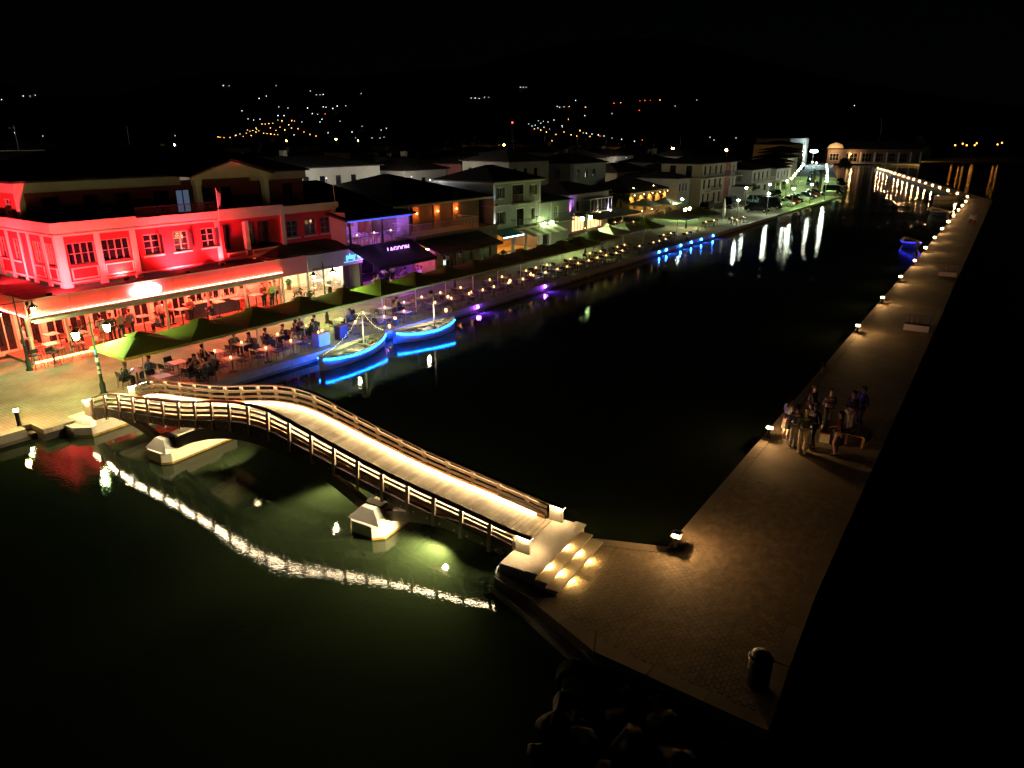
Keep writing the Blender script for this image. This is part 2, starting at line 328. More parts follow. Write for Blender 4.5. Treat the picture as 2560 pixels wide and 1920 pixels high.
for kd in ("stand","bent","hold","walk","sit","lean"):
    st = pose(kd); vv = {k:(st[k],rad(k)) for k in st}; ee = list(E_T+E_H+E_A+E_L)
    for a, sg in (("l",-1),("r",1)):      # palm, four fingers and a thumb
        w = Vector(st[a+"wr"]); d_ = (w-Vector(st[a+"el"])).normalized(); side = d_.cross(Vector((0,0,1))); side = side.normalized() if side.length > .1 else Vector((1,0,0))
        pm = w+d_*.07; vv[a+"pm"] = (tuple(pm),(.034,.02)); ee.append((a+"wr",a+"pm"))
        for f_ in range(4):
            b = pm+d_*.03+side*(f_-1.5)*.021; t = b+d_*(.045,.055,.05,.038)[f_]+Vector((0,0,-.012)); vv[a+"f%d"%f_] = (tuple(b),.0095); vv[a+"g%d"%f_] = (tuple(t),.0075); ee += [(a+"pm",a+"f%d"%f_),(a+"f%d"%f_,a+"g%d"%f_)]
        b = w+d_*.04-side*sg*.035; t = b+d_*.04-side*sg*.02; vv[a+"t0"] = (tuple(b),.012); vv[a+"t1"] = (tuple(t),.009); ee += [(a+"wr",a+"t0"),(a+"t0",a+"t1")]
    body = skin_mesh("body", vv, ee, "pel")
    sh = {k:(st[k],rad(k)) for k in ("pel","wai","che","lsh","rsh","lel","rel","lwr","rwr")}
    for a in "lr": sh[a+"wr"] = (tuple(Vector(st[a+"el"]).lerp(Vector(st[a+"wr"]),.8)),.036)
    sh["nb"] = (tuple(Vector(st["che"]).lerp(Vector(st["nb"]),.8)),(.085,.075))
    shirt = skin_mesh("shirt", sh, E_T+E_A, "pel", 1, 1.16)
    tr = {k:(st[k],rad(k)) for k in ("pel","lhip","rhip","lkn","rkn","lan","ran")}
    for a in "lr": tr[a+"an"] = (st[a+"an"],.055)
    trou = skin_mesh("trousers", tr, E_L, "pel", 1, 1.17)
    hr = {"h2":(tuple(Vector(st["h2"])+Vector((0,.022,.012))),(.083,.092)), "h3":(tuple(Vector(st["h3"])+Vector((0,.01,.012))),.06), "hb":(tuple(Vector(st["h1"])+Vector((0,.06,-.01))),.05)}
    hair = skin_mesh("hair", hr, [("h3","h2"),("h2","hb")], "h2", 1)
    hr["hc"] = (tuple(Vector(st["nb"])+Vector((0,.085,-.08))),.045)
    hairl = skin_mesh("hair", hr, [("h3","h2"),("h2","hb"),("hb","hc")], "h2", 1)
    q = MB()
    for a in "lr":
        an = Vector(st[a+"an"]); to = Vector(st[a+"to"]); q.tube([tuple(an+Vector((0,.03,-.045))), tuple(an.lerp(to,.5)+Vector((0,0,-.02))), tuple(to+Vector((0,-.02,0)))],[.048,.05,.035],7)
    shoes = q.mesh("shoes"); shoes.materials.append(M["shoe_dark"])
    q = MB(); z1 = st["pel"][2]+.12; y1 = st["pel"][1]; q.lathe([(.22,z1-.62),(.20,z1-.4),(.17,z1-.15),(.15,z1)],(0,y1,0),12); skirt = q.mesh("skirt"); skirt.materials.append(M["cloth_black"])
    POSES[kd] = (body, shirt, trou, hair, hairl, shoes, skirt)
# ================================================================ the setting
def inside(poly, x, y):
    c = False; n = len(poly)
    for i in range(n):
        x1,y1 = poly[i]; x2,y2 = poly[i-1]
        if (y1 > y) != (y2 > y) and x < (x2-x1)*(y-y1)/(y2-y1)+x1: c = not c
    return c
def structure(o): o["kind"] = "structure"; return o

mb = MB(); mb.add([(-2500,-600,WATER),(2500,-600,WATER),(2500,1500,WATER),(-2500,1500,WATER)], [(0,1,2,3)])
structure(mb.build("water", "water"))

def wxy(u, v): p = W(u,v); return (p.x, p.y)
land = [wxy(-200,1.7), wxy(11.2,1.7), wxy(11.2,.5), wxy(163.6,.5), wxy(176,2.4), wxy(312,33), wxy(372,45), wxy(403,29), (258,362), (420,352), (900,420), (2400,900), (2400,1450), (-2400,1450), (-2400,-300), wxy(-300,300)]
mb = MB(); mb.prism(land, -3, -.03); structure(mb.build("ground", "earth"))
# quay wall below the coping
mb = MB()
mb.box(13.2, .03, -3, 164, .5, -.30); mb.box(-60, 1.2, -3, 11.2, 1.7, -.30)
structure(mb.build("quay_wall", "quay_wall", None, loc=W(0,0), rz=QA))
# promenade paving: one sheet
prom = MB(); prom.prism([(-60,1.62),(11.2,1.62),(11.2,.46),(163.6,.46),(176,2.35),(312,32.9),(330,70),(170,26),(100,20),(100,13),(-60,13)], -.2, 0.0)
quay = structure(prom.build("promenade", "paving", None, loc=W(0,0), rz=QA))
# coping stones, each its own piece
cm = []
for i in range(4):
    m_ = MB(); L_ = [1.02,1.16,.94,1.3][i]
    m_.hexa([(0.01,-.045,-.34),(L_-.01,-.045,-.34),(L_-.01,.455,-.34),(.01,.455,-.34),(.015,-.03,.012),(L_-.02,-.03,.012),(L_-.015,.455,.012),(.015,.455,.012)])
    cm.append((m_.mesh("coping_stone"), L_)); cm[-1][0].materials.append(M["coping"])
def coping(u0, u1, v):
    u = u0; rnd = random.Random(int(u0*10))
    while u < u1:
        me, L_ = rnd.choice(cm)
        o = bpy.data.objects.new("coping_stone", me); link(o, quay); o.location = (u, v + rnd.uniform(-.012,.012), rnd.uniform(-.006,.004)); u += L_
coping(-14, 10.2, 1.165); coping(15.4, 120, 0.0)
mb = MB(); mb.box(120.5,-.04,-.34,163.7,.455,.012); mb.box(-60,1.13,-.34,-14.1,1.62,.012); mb.build("coping_course", "coping", quay)

# the jetty on the far side of the channel
E0 = Vector((4.62,18.35)); ED = Vector((.5606,.8281)); EN = Vector((.8281,-.5606))      # along, outward
BEND = E0 + ED*149.6; E2 = Vector((.338,.941)); EN2 = Vector((.941,-.338)); END = BEND + E2*156
def t2(v): return (v.x, v.y)
JETTY = [(.55,18.95),(2.31,18.86), t2(E0), t2(BEND), t2(END), t2(END+EN2*4), t2(BEND+EN*4.1+ED*1.2), t2(E0+EN*4.15), (6.35,13.3), (5.25,11.45), (1.94,13.84), (.41,15.95), (-.50,16.85)]
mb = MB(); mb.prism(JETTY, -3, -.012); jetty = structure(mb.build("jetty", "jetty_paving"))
mb = MB(); mb.prism([(-.62,16.92),(.50,15.42),(1.48,14.0),(5.0,11.15),(5.3,11.4),(1.98,13.87),(.45,15.98),(-.46,16.88)], -3, -.30); structure(mb.build("jetty_ledge", "quay_wall"))
# kerb course of the jetty's edge
def kerb_run(pts, name="kerb_stone", wid=.34):
    for a, b in zip(pts, pts[1:]):
        a = Vector(a); b = Vector(b); L_ = (b-a).length; n_ = max(1, int(L_/1.1)); n_ = min(n_, 40); d_ = (b-a)/L_; st = 1.1 if L_ > 44 else L_/n_
        for i in range(n_):
            p = a + d_*(i*st); q = MB(); h_ = random.uniform(-.004,.006)
            q.box(.008,-.02,-.3,st-.008,wid,.012+h_)
            o = q.build(name, "kerb_grey", jetty); o.location = (p.x,p.y,0); o.rotation_euler = (0,0,math.atan2(d_.y,d_.x))
kerb_run([t2(BEND - ED*(149.6-44)), t2(E0)]); kerb_run([t2(E0),(2.5,18.82)])
kerb_run([(.45,15.9),(1.94,13.84),(5.25,11.45),(6.35,13.3),t2(E0+EN*4.15)])
kerb_run([t2(E0+EN*4.15), t2(E0+EN*4.15+ED*40)])
# pavers: the 300 nearest the lit steps are pieces, the rest one mass
def bw(s, o, z=0.0): p = BA + BD*s + BN*o; return Vector((p.x,p.y,z))
cells = []
JIN = [(.9,18.4),(2.35,18.48),(4.5,18.0),t2(E0+ED*6+EN*.36),t2(E0+ED*6+EN*3.8),t2(E0+EN*3.82),(6.12,13.5),(5.2,11.85),(2.12,14.05),(.72,15.95)]
row = 0; s_ = 21.2
while s_ < 33.5:
    o_ = -8 + (.105 if row % 2 else 0)
    while o_ < 9:
        p = bw(s_+.05, o_+.1)
        if inside(JIN, p.x, p.y) and not (s_ < 22.86 and -1.1 < o_ < 1.75): cells.append((s_, o_))
        o_ += .21
    s_ += .106; row += 1
cells.sort(key=lambda c: (c[0]-23.3)**2 + (c[1]-.1)**2)
pm_ = []
for i, mt in enumerate(("paver_a","paver_b","paver_c","paver_a")):
    q = MB(); q.hexa([(0,0,-.02),(.103,0,-.02),(.103,.207,-.02),(0,.207,-.02),(.002,.002,.006),(.101,.002,.006),(.101,.205,.006),(.002,.205,.006)])
    me = q.mesh("paver"); me.materials.append(M[mt]); pm_.append(me)
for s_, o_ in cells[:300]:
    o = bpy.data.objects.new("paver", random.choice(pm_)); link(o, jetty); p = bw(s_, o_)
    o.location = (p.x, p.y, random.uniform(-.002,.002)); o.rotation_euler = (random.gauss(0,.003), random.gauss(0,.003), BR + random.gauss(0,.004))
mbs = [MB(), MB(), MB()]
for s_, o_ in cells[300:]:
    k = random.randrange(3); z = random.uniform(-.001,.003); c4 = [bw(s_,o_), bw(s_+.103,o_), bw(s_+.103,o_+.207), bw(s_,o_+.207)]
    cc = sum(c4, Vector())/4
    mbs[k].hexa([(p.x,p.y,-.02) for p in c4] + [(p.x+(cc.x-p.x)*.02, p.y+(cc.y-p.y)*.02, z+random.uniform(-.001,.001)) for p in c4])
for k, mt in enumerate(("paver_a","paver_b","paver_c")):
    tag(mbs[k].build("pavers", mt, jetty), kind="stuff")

# rocks at the foot of the jetty
def rock_mesh(seed, r):
    rnd = random.Random(seed); bm = bmesh.new(); bmesh.ops.create_icosphere(bm, subdivisions=4, radius=r)
    ax = [Vector((rnd.uniform(-1,1),rnd.uniform(-1,1),rnd.uniform(-1,1))).normalized() for _ in range(9)]; cut = [r*rnd.uniform(.45,.85) for _ in ax]
    for v in bm.verts:
        for a, c in zip(ax, cut):
            d_ = v.co.dot(a)
            if d_ > c: v.co -= a*(d_-c)
        nv = v.co/r; k_ = mnoise.noise(nv*1.6+Vector((seed,0,0)))*.16 + mnoise.noise(nv*4.5+Vector((0,seed,0)))*.09 + mnoise.noise(nv*11+Vector((0,0,seed)))*.045
        v.co *= 1+k_; v.co.z *= .75
    me = bpy.data.meshes.new("rock"); bm.to_mesh(me); bm.free(); me.materials.append(M["rock"])
    for p in me.polygons: p.use_smooth = True
    return me
RK = [(11.9,-24.5,.42),(12.2,-25.0,.34),(11.6,-25.0,.45),(11.0,-24.9,.36),(10.9,-25.4,.5),(10.3,-25.1,.4),(10.2,-25.8,.45),(9.7,-25.3,.38),(12.4,-25.6,.4),(11.9,-25.9,.5),(11.3,-26.2,.5),(10.7,-26.6,.55),(12.1,-26.8,.5),(12.6,-27.4,.45),(11.6,-27.2,.6),(10.9,-27.6,.55),(12.7,-28.6,.5),(12.1,-28.9,.5),(11.6,-28.4,.5),(9.9,-26.6,.4),(10.1,-27.7,.4),(13.1,-29.6,.5)]
rk_lab = ["pale angular boulder right below the paved corner of the jetty","small rock beside the hose coil below the jetty corner"]
for i, (u, v, r) in enumerate(RK):
    o = bpy.data.objects.new("boulder", rock_mesh(i+3, r)); link(o); p = W(u, v, -.42); o.location = p; o.rotation_euler = (0,0,i*1.7)
    tag(o, "dark shore boulder, %s along the riprap counting away from the jetty corner" % nth(i+1), "boulder", "boulders at the foot of the jetty")

# hills behind the town, and their far lights
def hill(x, y):
    d_ = math.hypot(x*.75, y)
    t = max(0, min(1, (d_-1000)/2300)); t = t*t*(3-2*t)
    r = .8 + .22*math.sin(x/620+.8) + .1*math.sin(x/240+y/500) + .06*math.sin(y/170+x/130)
    k = 1.0 if x < 600 else max(.35, 1-(x-600)/1500)
    return 330*t*r*k - 2
vs = []; fs = []; NX, NY = 80, 44
for j in range(NY+1):
    for i in range(NX+1):
        x = -3400 + 6800*i/NX; y = 760 + 3400*j/NY; vs.append((x,y,hill(x,y)-.5))
for j in range(NY):
    for i in range(NX): a = j*(NX+1)+i; fs.append((a,a+1,a+NX+2,a+NX+1))
mb = MB(); mb.add(vs, fs); structure(mb.build("hills", "hill_earth", smooth=True))
TH = R(19.138)
def ray(px, py):
    F = 1778.0; dx, dy = px-1280, 960-py
    return Vector((dx, F*math.cos(TH)+dy*math.sin(TH), -F*math.sin(TH)+dy*math.cos(TH))).normalized()
def on_terrain(px, py):
    d_ = ray(px,py); t = 300.0; c = Vector((0,0,11.5))
    while t < 4300:
        p = c + d_*t
        if p.y > 780 and p.z <= hill(p.x,p.y)+7: return p
        if p.z <= 5: return p
        t += 12
    return None
def G(px, py, z=0.0):
    d_ = ray(px,py); t = (z-11.5)/d_.z; return Vector((0,0,11.5)) + d_*t
HL = {}
for k, lst in dict(
  w=[(181,203),(216,203),(238,202),(4,249),(58,240),(75,240),(88,238),(558,214),(573,214),(690,214),(648,246),(605,277),(720,270),(776,227),(791,237),(800,237),(808,236),(769,270),(808,267),(815,268),(832,271),(843,265),(864,264),(781,284),(794,286),(695,289),(710,289),(620,297),(650,298),(634,300),(695,300),(729,320),(755,305),(735,337),(640,330),(600,335),(588,339),(619,325),(800,305),(820,332),(880,330),(905,316),(953,325),(966,321),(950,345),(960,343),(930,345),(805,298),(850,303),(903,234),(1178,245),(1188,245),(1198,246),(1211,243),(1222,243),(1301,218),(1308,218),(1315,218),(1393,266),(1399,268),(1410,267),(1439,251),(1385,300),(1346,302),(1358,303),(1405,314),(1406,317),(1462,289),(1530,284),(1742,250),(2136,264),(1330,315),(1338,313),(1322,310),(1345,320),(1360,318),(1374,322),(1466,333),(1480,335),(1496,337),(1554,348),(1586,353),(1775,343),(1785,350),(1840,345),(1370,305),(1352,308),(1530,345),(1510,340)],
  o=[(545,342),(590,338),(616,333),(625,328),(632,326),(700,318),(712,325),(722,312),(745,322),(760,330),(775,336),(790,340),(690,326),(676,320),(1336,322),(1352,325),(1366,330),(1390,336),(1410,330),(1428,337),(1442,340),(1475,341),(640,320),(647,327),(655,310),(663,310),(672,309),(682,308),(705,302),(729,302),(736,302),(659,333),(668,334),(677,335),(686,336),(694,336),(642,323),(608,341),(550,343),(575,344),(560,344),(628,339),(1423,266),(1464,268),(1421,298),(1552,257),(1650,250),(1450,325),(1458,332),(1495,338),(1380,352),(1265,365),(1450,327)],
  r=[(1535,258),(1600,252),(1612,251),(1626,251),(1598,276),(730,301),(813,285),(1500,340),(1606,350)],
  b=[(666,240),(697,267),(438,339),(889,345),(1688,265),(107,340),(36,332)]).items(): HL[k] = lst
bm_ = {}
for k, mt in dict(w="hill_white", o="hill_orange", r="hill_red", b="hill_blue").items():
    q = MB(); q.ball((0,0,0), .8, 6, 4); me = q.mesh("lamp_head"); me.materials.append(M[mt]); bm_[k] = me
q = MB(); q.tube([(0,0,-6),(0,0,-.5)], .09, 5); lpost = q.mesh("post"); lpost.materials.append(M["black_metal"])
hl_lab = dict(w="tiny white light among the scattered lamps on the dark hillside", o="tiny orange street light on the dark hillside beyond the town", r="tiny red light glinting high on the dark hillside", b="tiny bluish light alone on the dark hillside")
for k, lst in HL.items():
    for px, py in lst:
        p = on_terrain(px, py)
        if p is None: continue
        e = thing("street_lamp", hl_lab[k], "street lamp", (p.x,p.y,p.z-6), 0, {"w":"white hillside lights","o":"orange hillside lights","r":"red hillside lights","b":"bluish hillside lights"}[k])
        sc = p.length/2400*random.uniform(.7,1.35)
        o = inst(bm_[k], "lamp_head", e, (0,0,6)); o.scale = (sc,sc,sc)
        inst(lpost, "post", e, (0,0,6))
# ================================================================ the footbridge
KZ = [(-.8,-.02),(-.6,.02),(0,.25),(.57,.47),(1.3,.68),(2.38,.84),(3.3,.92),(4.3,1.02),(5.2,1.12),(6.2,1.27),(7.07,1.43),(8.17,1.66),(9.3,1.85),(10.2,1.92),(11,1.90),(11.7,1.81),(12.8,1.58),(13.8,1.37),(14.7,1.19),(15.7,.99),(16.7,.83),(17.7,.70),(18.7,.59),(19.8,.45),(20.65,.32),(21.3,.27),(23,.27)]
def kz0(s):
    if s <= KZ[0][0]: return KZ[0][1]
    for (a,za),(b,zb) in zip(KZ, KZ[1:]):
        if s <= b: return za+(zb-za)*(s-a)/(b-a)
    return KZ[-1][1]
def kz(s): return sum(kz0(s+k*.18) for k in (-2,-1,0,1,2))/5
def rh(s): return .74 if s < 11 else max(.50, .74-(s-11)*.019)
BW = 2.06
bridge = thing("footbridge", "arched timber footbridge with glowing handrails spanning the channel", "bridge", BA, BR)
ss = [i*.3-.7 for i in range(75)]
for o_, nm in ((0,"near"),(BW,"far")):
    sg = -1 if o_ == 0 else 1
    q = MB(); q.sweep([(s,o_,kz(s)+rh(s)) for s in ss], .15, .055, (0,1,0)); hr = q.build("handrail", "handrail_wood", bridge)
    q = MB(); q.sweep([(s,o_,kz(s)+rh(s)-.031) for s in ss[3:-3]], .04, .006, (0,1,0)); q.build("light_strip", "led_rail" if sg < 0 else "led_warm", hr)
    if sg < 0: q = MB(); q.sweep([(s,o_+.055,kz(s)+rh(s)-.047) for s in ss[3:-3]], .014, .04, (0,1,0)); q.build("added_inner_shield", "handrail_wood", hr); q = MB(); q.sweep([(s,o_-.034,kz(s)+rh(s)-.036) for s in ss[3:-3]], .012, .020, (0,1,0)); q.build("added_outer_shield", "handrail_wood", hr)  # lips added to shield the deck and outer water from the strip's light
    q = MB()
    for s0_, s1_ in ((-.70,-.24),(21.06,21.5)):
        for k_ in (-1,1):
            q.sweep([(s0_+(s1_-s0_)*j/4, o_+k_*.062, kz(s0_+(s1_-s0_)*j/4)+rh(s0_+(s1_-s0_)*j/4)-.031) for j in range(5)], .018, .006, (0,1,0)); q.build("end_light", "led_end", hr)
    q = MB(); q.sweep([(s,o_-sg*.155,kz(s)+.085) for s in ss[3:-3]], .012, .03, (0,1,0)); q.build("kerb_light", "led_kerb", bridge)
    for k, f_ in enumerate((.34,.64)):
        q = MB(); q.sweep([(s,o_,kz(s)+.06+f_*rh(s)-.03) for s in ss[2:-2]], .04, .10, (0,1,0)); q.build("rail", "rail_wood", bridge)
    q = MB(); q.sweep([(s,o_-sg*.09,kz(s)+.09) for s in ss[2:-2]], .11, .12, (0,1,0)); q.build("kerb", "kerb_wood", bridge)
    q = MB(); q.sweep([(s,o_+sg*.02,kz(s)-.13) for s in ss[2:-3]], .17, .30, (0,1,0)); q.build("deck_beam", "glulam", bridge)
    def arch(a, b, fn, d_=.42):
        q = MB(); n_ = 22; q.sweep([(a+(b-a)*i/n_, o_-sg*.02, fn(a+(b-a)*i/n_)) for i in range(n_+1)], .21, d_, (0,1,0)); return q.build("arch_beam", "glulam", bridge)
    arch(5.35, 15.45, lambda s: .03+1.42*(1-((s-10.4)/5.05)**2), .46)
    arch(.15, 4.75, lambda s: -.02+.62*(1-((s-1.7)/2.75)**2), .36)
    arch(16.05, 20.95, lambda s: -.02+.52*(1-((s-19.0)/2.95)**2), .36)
    # posts with bolt heads on the beam
    pq = MB(); pq.taper(0,0,-.34,.0,.065,.045,.065,.045); pq.taper(0,0,0,.5,.065,.045,.055,.04); pme = None
    for i in range(22):
        s = .05 + i*1.005
        if s > 20.9: break
        q = MB(); z0, z1 = kz(s)-.36, kz(s)+rh(s)-.03
        q.hexa([(s-.055,o_+sg*.105-.04,z0),(s+.055,o_+sg*.105-.04,z0),(s+.055,o_+sg*.105+.04,z0),(s-.055,o_+sg*.105+.04,z0),
                (s-.07,o_+sg*.03-.04,z1-.06),(s+.07,o_+sg*.03-.04,z1-.06),(s+.07,o_+sg*.03+.04,z1-.06),(s-.07,o_+sg*.03+.04,z1-.06)])
        q.hexa([(s-.07,o_+sg*.03-.04,z1-.06),(s+.07,o_+sg*.03-.04,z1-.06),(s+.07,o_+sg*.03+.04,z1-.06),(s-.07,o_+sg*.03+.04,z1-.06),
                (s-.03,o_+sg*.03-.03,z1),(s+.03,o_+sg*.03-.03,z1),(s+.03,o_+sg*.03+.03,z1),(s-.03,o_+sg*.03+.03,z1)])
        po = q.build("post", "post_wood", bridge)
        if sg < 0:
            for ds in (-.24,.24):
                b_ = MB(); b_.tube([(s+ds,o_-.06,kz(s+ds)-.2),(s+ds,o_-.11,kz(s+ds)-.2)], .03, 6); b_.build("bolt_plate", "steel", po)
# planks
for i in range(134):
    s = .1 + i*.157
    a, b = s+.004, s+.152; za, zb = kz(a)+.04, kz(b)+.04; j = random.uniform(-.004,.004)
    q = MB(); q.hexa([(a,.1,za-.05),(b,.1,zb-.05),(b,BW-.1,zb-.05),(a,BW-.1,za-.05),(a,.1,za+j),(b,.1,zb+j),(b,BW-.1,zb+j),(a,BW-.1,za+j)])
    q.build("plank", random.choice(("deck_wood","deck_wood_b","deck_wood_c","deck_wood")), bridge)
for i in range(12):
    s = 1.0+i*1.7; q = MB(); q.box(s-.07,.1,kz(s)-.28,s+.07,BW-.1,kz(s)-.04); q.build("cross_beam", "glulam", bridge)
# masonry piers in the water
for c in (5.05, 15.75):
    pr = [(c-.72,-.45),(c-.42,-.72),(c+.42,-.72),(c+.72,-.45),(c+.72,2.5),(c+.42,2.78),(c-.42,2.78),(c-.72,2.5)]
    q = MB(); q.prism(pr, -2, -.06); pier = q.build("pier", "concrete_white", bridge)
    q = MB(); q.prism([(x*1.0+(x-c)*.012, y+(y-1.03)*.008) for x,y in pr], -.545, -.44); q.build("weed_band", "weed_band", pier)
    q = MB(); q.prism([(x+(x-c)*.018, y+(y-1.03)*.012) for x,y in pr], -.9, -.50); q.build("wet_band", "concrete_wet", pier)
    q = MB(); q.slab([(c-.66,-.06),(c+.66,-.06),(c+.26,.36),(c-.26,.36)], 'y', -.62, 2.68)
    for v in range(len(q.v)):
        x, y, z = q.v[v]
        if z > .2: q.v[v] = (x, y + (.22 if y < 1 else -.22), z)
    q.build("pier_cap", "concrete_white", pier)
    for oo in (0, BW):
        q = MB(); q.box(c-.34,oo-.16,.1,c+.34,oo+.16,.39); q.build("bearing_shoe", "glulam", pier)
# abutments, end walls, landing and steps
q = MB(); q.prism([(-3.6,-.35),(-2.2,-1.0),(-.1,-.95),(.45,-.5),(.45,3.0),(-1.2,3.2),(-3.6,2.6)], -2, -.10); ab = q.build("abutment", "concrete", bridge)
q = MB(); q.hexa([(-1.6,-.75,-.10),(.4,-.46,-.10),(.4,2.9,-.10),(-1.6,2.9,-.10),(-1.25,-.32,.06),(.05,-.32,.06),(.05,2.6,.06),(-1.25,2.6,.06)]); q.build("bridge_seat", "concrete_white", ab)
q = MB(); q.prism([(-3.64,-.37),(-2.2,-1.03),(-.1,-.98),(.47,-.51),(.47,3.02),(-1.2,3.2)], -.60, -.44); q.build("weed_band", "weed_band", ab)
q = MB(); q.box(20.95,-.80,-2,22.1,2.25,.30); ld = q.build("landing", "concrete", bridge)
q = MB(); q.box(22.1,-.88,-.3,22.46,1.95,.20); st1 = q.build("step", "concrete", bridge)
q = MB(); q.box(22.46,-.94,-.3,22.82,1.92,.10); st2 = q.build("step", "concrete", bridge)
for (s0,z,o0,o1,par) in ((22.1,.30,-.80,2.25,ld),(22.46,.20,-.88,1.95,st1),(22.82,.10,-.94,1.92,st2)):
    q = MB(); q.box(s0-.30,o0-.02,z,s0+.06,o1+.02,z+.045); q.build("tread_slab", "concrete", par)
    for oo in (-.15,.98):
        q = MB(); q.box(s0+.004,oo-.09,z-.03,s0+.03,oo+.09,z-.006); q.build("step_light", "led_step", par)
for (o_, s0, s1) in ((0,21.02,21.46),(BW,21.02,21.46)):
    z = .30; q = MB(); q.slab([(s0,z),(s1,z),(s1,kz(s1)+rh(s1)-.04),(s0,kz(s0)+rh(s0)-.04)], 'y', o_-.042, o_+.042); q.build("end_wall", "concrete_white", bridge)
for o_ in (0, BW):
    q = MB(); q.slab([(-.78,.0),(-.22,.06),(-.22,kz(-.22)+.70),(-.74,kz(-.74)+.70)], 'y', o_-.042, o_+.042); q.build("end_wall", "concrete_white", bridge)
# floodlights fixed under the deck, washing the piers and the water
def under_light(s, o_, z, tgt, e, cone=95):
    q = MB(); q.box(s-.12,o_-.1,z-.05,s+.12,o_+.1,z+.05); fx = q.build("floodlight", "black_metal", bridge)
    q = MB(); dv = (Vector(tgt)-Vector((s,o_,z))).normalized(); c = Vector((s,o_,z)) + Vector((0,0,-.065)); q.box(c.x-.1,c.y-.08,c.z-.006,c.x+.1,c.y+.08,c.z+.006); q.build("lens", "led_flood", fx)
    lamp('SPOT', "floodlight_beam", fx, (c.x,c.y,c.z-.02), e, (1,.74,.36), .06, tgt, cone, .6)
under_light(8.6, 1.0, 1.15, (5.4,.9,-.5), 1500)
under_light(2.2, 1.0, .42, (.1,.6,-.6), 420, 120)
under_light(12.6, 1.2, 1.2, (14.6,.2,-.5), 1900, 150)
under_light(18.3, .2, .36, (17.7,-1.9,-.6), 3800, 145)
under_light(13.4, .1, .98, (13.6,-2.2,-.6), 1500, 135)  # added lamp, no known fixture here; spreads light over the water
# ================================================================ jetty lamps
def bollard_proto():
    e = thing("bollard_lamp", "x", "lamp", (0,0,0))
    q = MB(); q.box(-.12,-.12,0,.12,.12,.03); q.build("base_plate", "black_metal", e)
    q = MB(); q.taper(0,0,.03,.40,.05,.05,.045,.045); q.build("stem", "black_metal", e)
    q = MB(); q.box(-.085,-.085,.42,.085,.085,.52); q.build("lens", "bollard_glow", e)
    q = MB(); q.box(-.15,-.15,.40,.15,.15,.42); q.build("collar", "black_metal", e)
    q = MB(); q.taper(0,0,.52,.56,.14,.14,.06,.06); q.build("cap", "black_metal", e)
    return e
bol = bollard_proto(); used = False
def place_bollard(x, y, rz, label, group, lit=True):
    global used
    e = bol if not used else copy_tree(bol); used = True
    e.location = (x,y,0); e.rotation_euler = (0,0,rz); e["label"] = label; e["group"] = group
    if not lit:
        for c in e.children:
            if c.name.startswith("lens"): c.material_slots[0].link = 'OBJECT'; c.material_slots[0].material = M["glass"]
    return e
JG = "bollard lamps along the jetty edge"; ja = math.atan2(ED.y, ED.x)
for i in range(15):
    p = E0 + EN*.20 + ED*(.10+i*9.92)
    lab = "low square bollard lamp, %s along the jetty's straight run from the bridge steps" % nth(i+1)
    if i == 2: lab = "unlit bollard lamp between the standing group and the third glowing one"
    place_bollard(p.x, p.y, ja, lab, JG, i != 2)
for i in range(17):
    p = BEND + EN2*.3 + E2*(2+i*9.2)
    place_bollard(p.x, p.y, math.atan2(E2.y,E2.x), "tiny bollard lamp, %s past the jetty's far bend" % nth(i+1), "bollard lamps past the jetty bend")
# round post lamp at the near quay corner
e = quay_thing("bollard_lamp", "round dark bollard lamp glowing on the bare quay left of the bridge", "lamp", 10.85, 1.8)
q = MB(); q.lathe([(.10,0),(.10,.03),(.085,.035),(.085,.62),(.09,.63)], n=12); q.build("stem", "black_metal", e, True)
q = MB(); q.lathe([(.088,.63),(.088,.76)], n=12); q.build("lens", "bollard_glow", e); q = MB(); q.lathe([(.10,.76),(.10,.79),(.05,.80)], n=12); q.build("cap", "grey_metal", e)

# ================================================================ street lamps with two lanterns
def street_lamp(u, v, label, arms=.85, h=3.75, kind="cone", ang=0.0, lit=True, power=520, color=(.62,1,.34)):
    e = quay_thing("street_lamp", label, "street lamp", u, v, 0, ang, "two-lantern lamps along the promenade")
    q = MB(); q.lathe([(.17,0),(.17,.08),(.12,.12),(.13,.5),(.09,.6),(.075,.62),(.07,1.3),(.085,1.32),(.07,1.36),(.05,2.2),(.045,h-.3),(.07,h-.28),(.03,h-.2),(.035,h-.1),(.0,h+.12)], n=10); q.build("post", "green_metal", e, True)
    q = MB(); q.tube([(-arms,0,h-.32),(arms,0,h-.32)], .022, 6); arm = q.build("arm", "green_metal", e)
    for sg in (-1,1):
        q = MB(); q.tube([(sg*.04,0,h-.95),(sg*.30,0,h-.75),(sg*.46,0,h-.5),(sg*.5,0,h-.34)], .014, 5); q.build("scroll", "green_metal", arm)
        x = sg*(arms-.06)
        q = MB()
        if kind == "cone":
            q.lathe([(.02,h-.35),(.03,h-.45),(.05,h-.48),(.07,h-.55),(.22,h-.66),(.235,h-.69),(.22,h-.69)], (x,0,0), 12); hd = q.build("lantern", "green_metal", e, True)
            q = MB(); q.lathe([(.09,h-.695),(.11,h-.73),(.10,h-.79),(.05,h-.83)], (x,0,0), 10)
        else:
            q.lathe([(.02,h-.32),(.03,h-.40),(.10,h-.44),(.19,h-.52),(.20,h-.54)], (x,0,0), 6); hd = q.build("lantern", "green_metal", e)
            q = MB(); q.lathe([(.175,h-.542),(.11,h-.86),(.06,h-.885)], (x,0,0), 6)
        q.build("bulb" if kind == "cone" else "lantern_glass", "lantern_glow" if lit else "frame_white", hd)
        if lit: lamp('SPOT', "lantern_light", hd, (x,0,h-.92), power*.5, color, .09, (x,0,0), 171, .25)
    return e
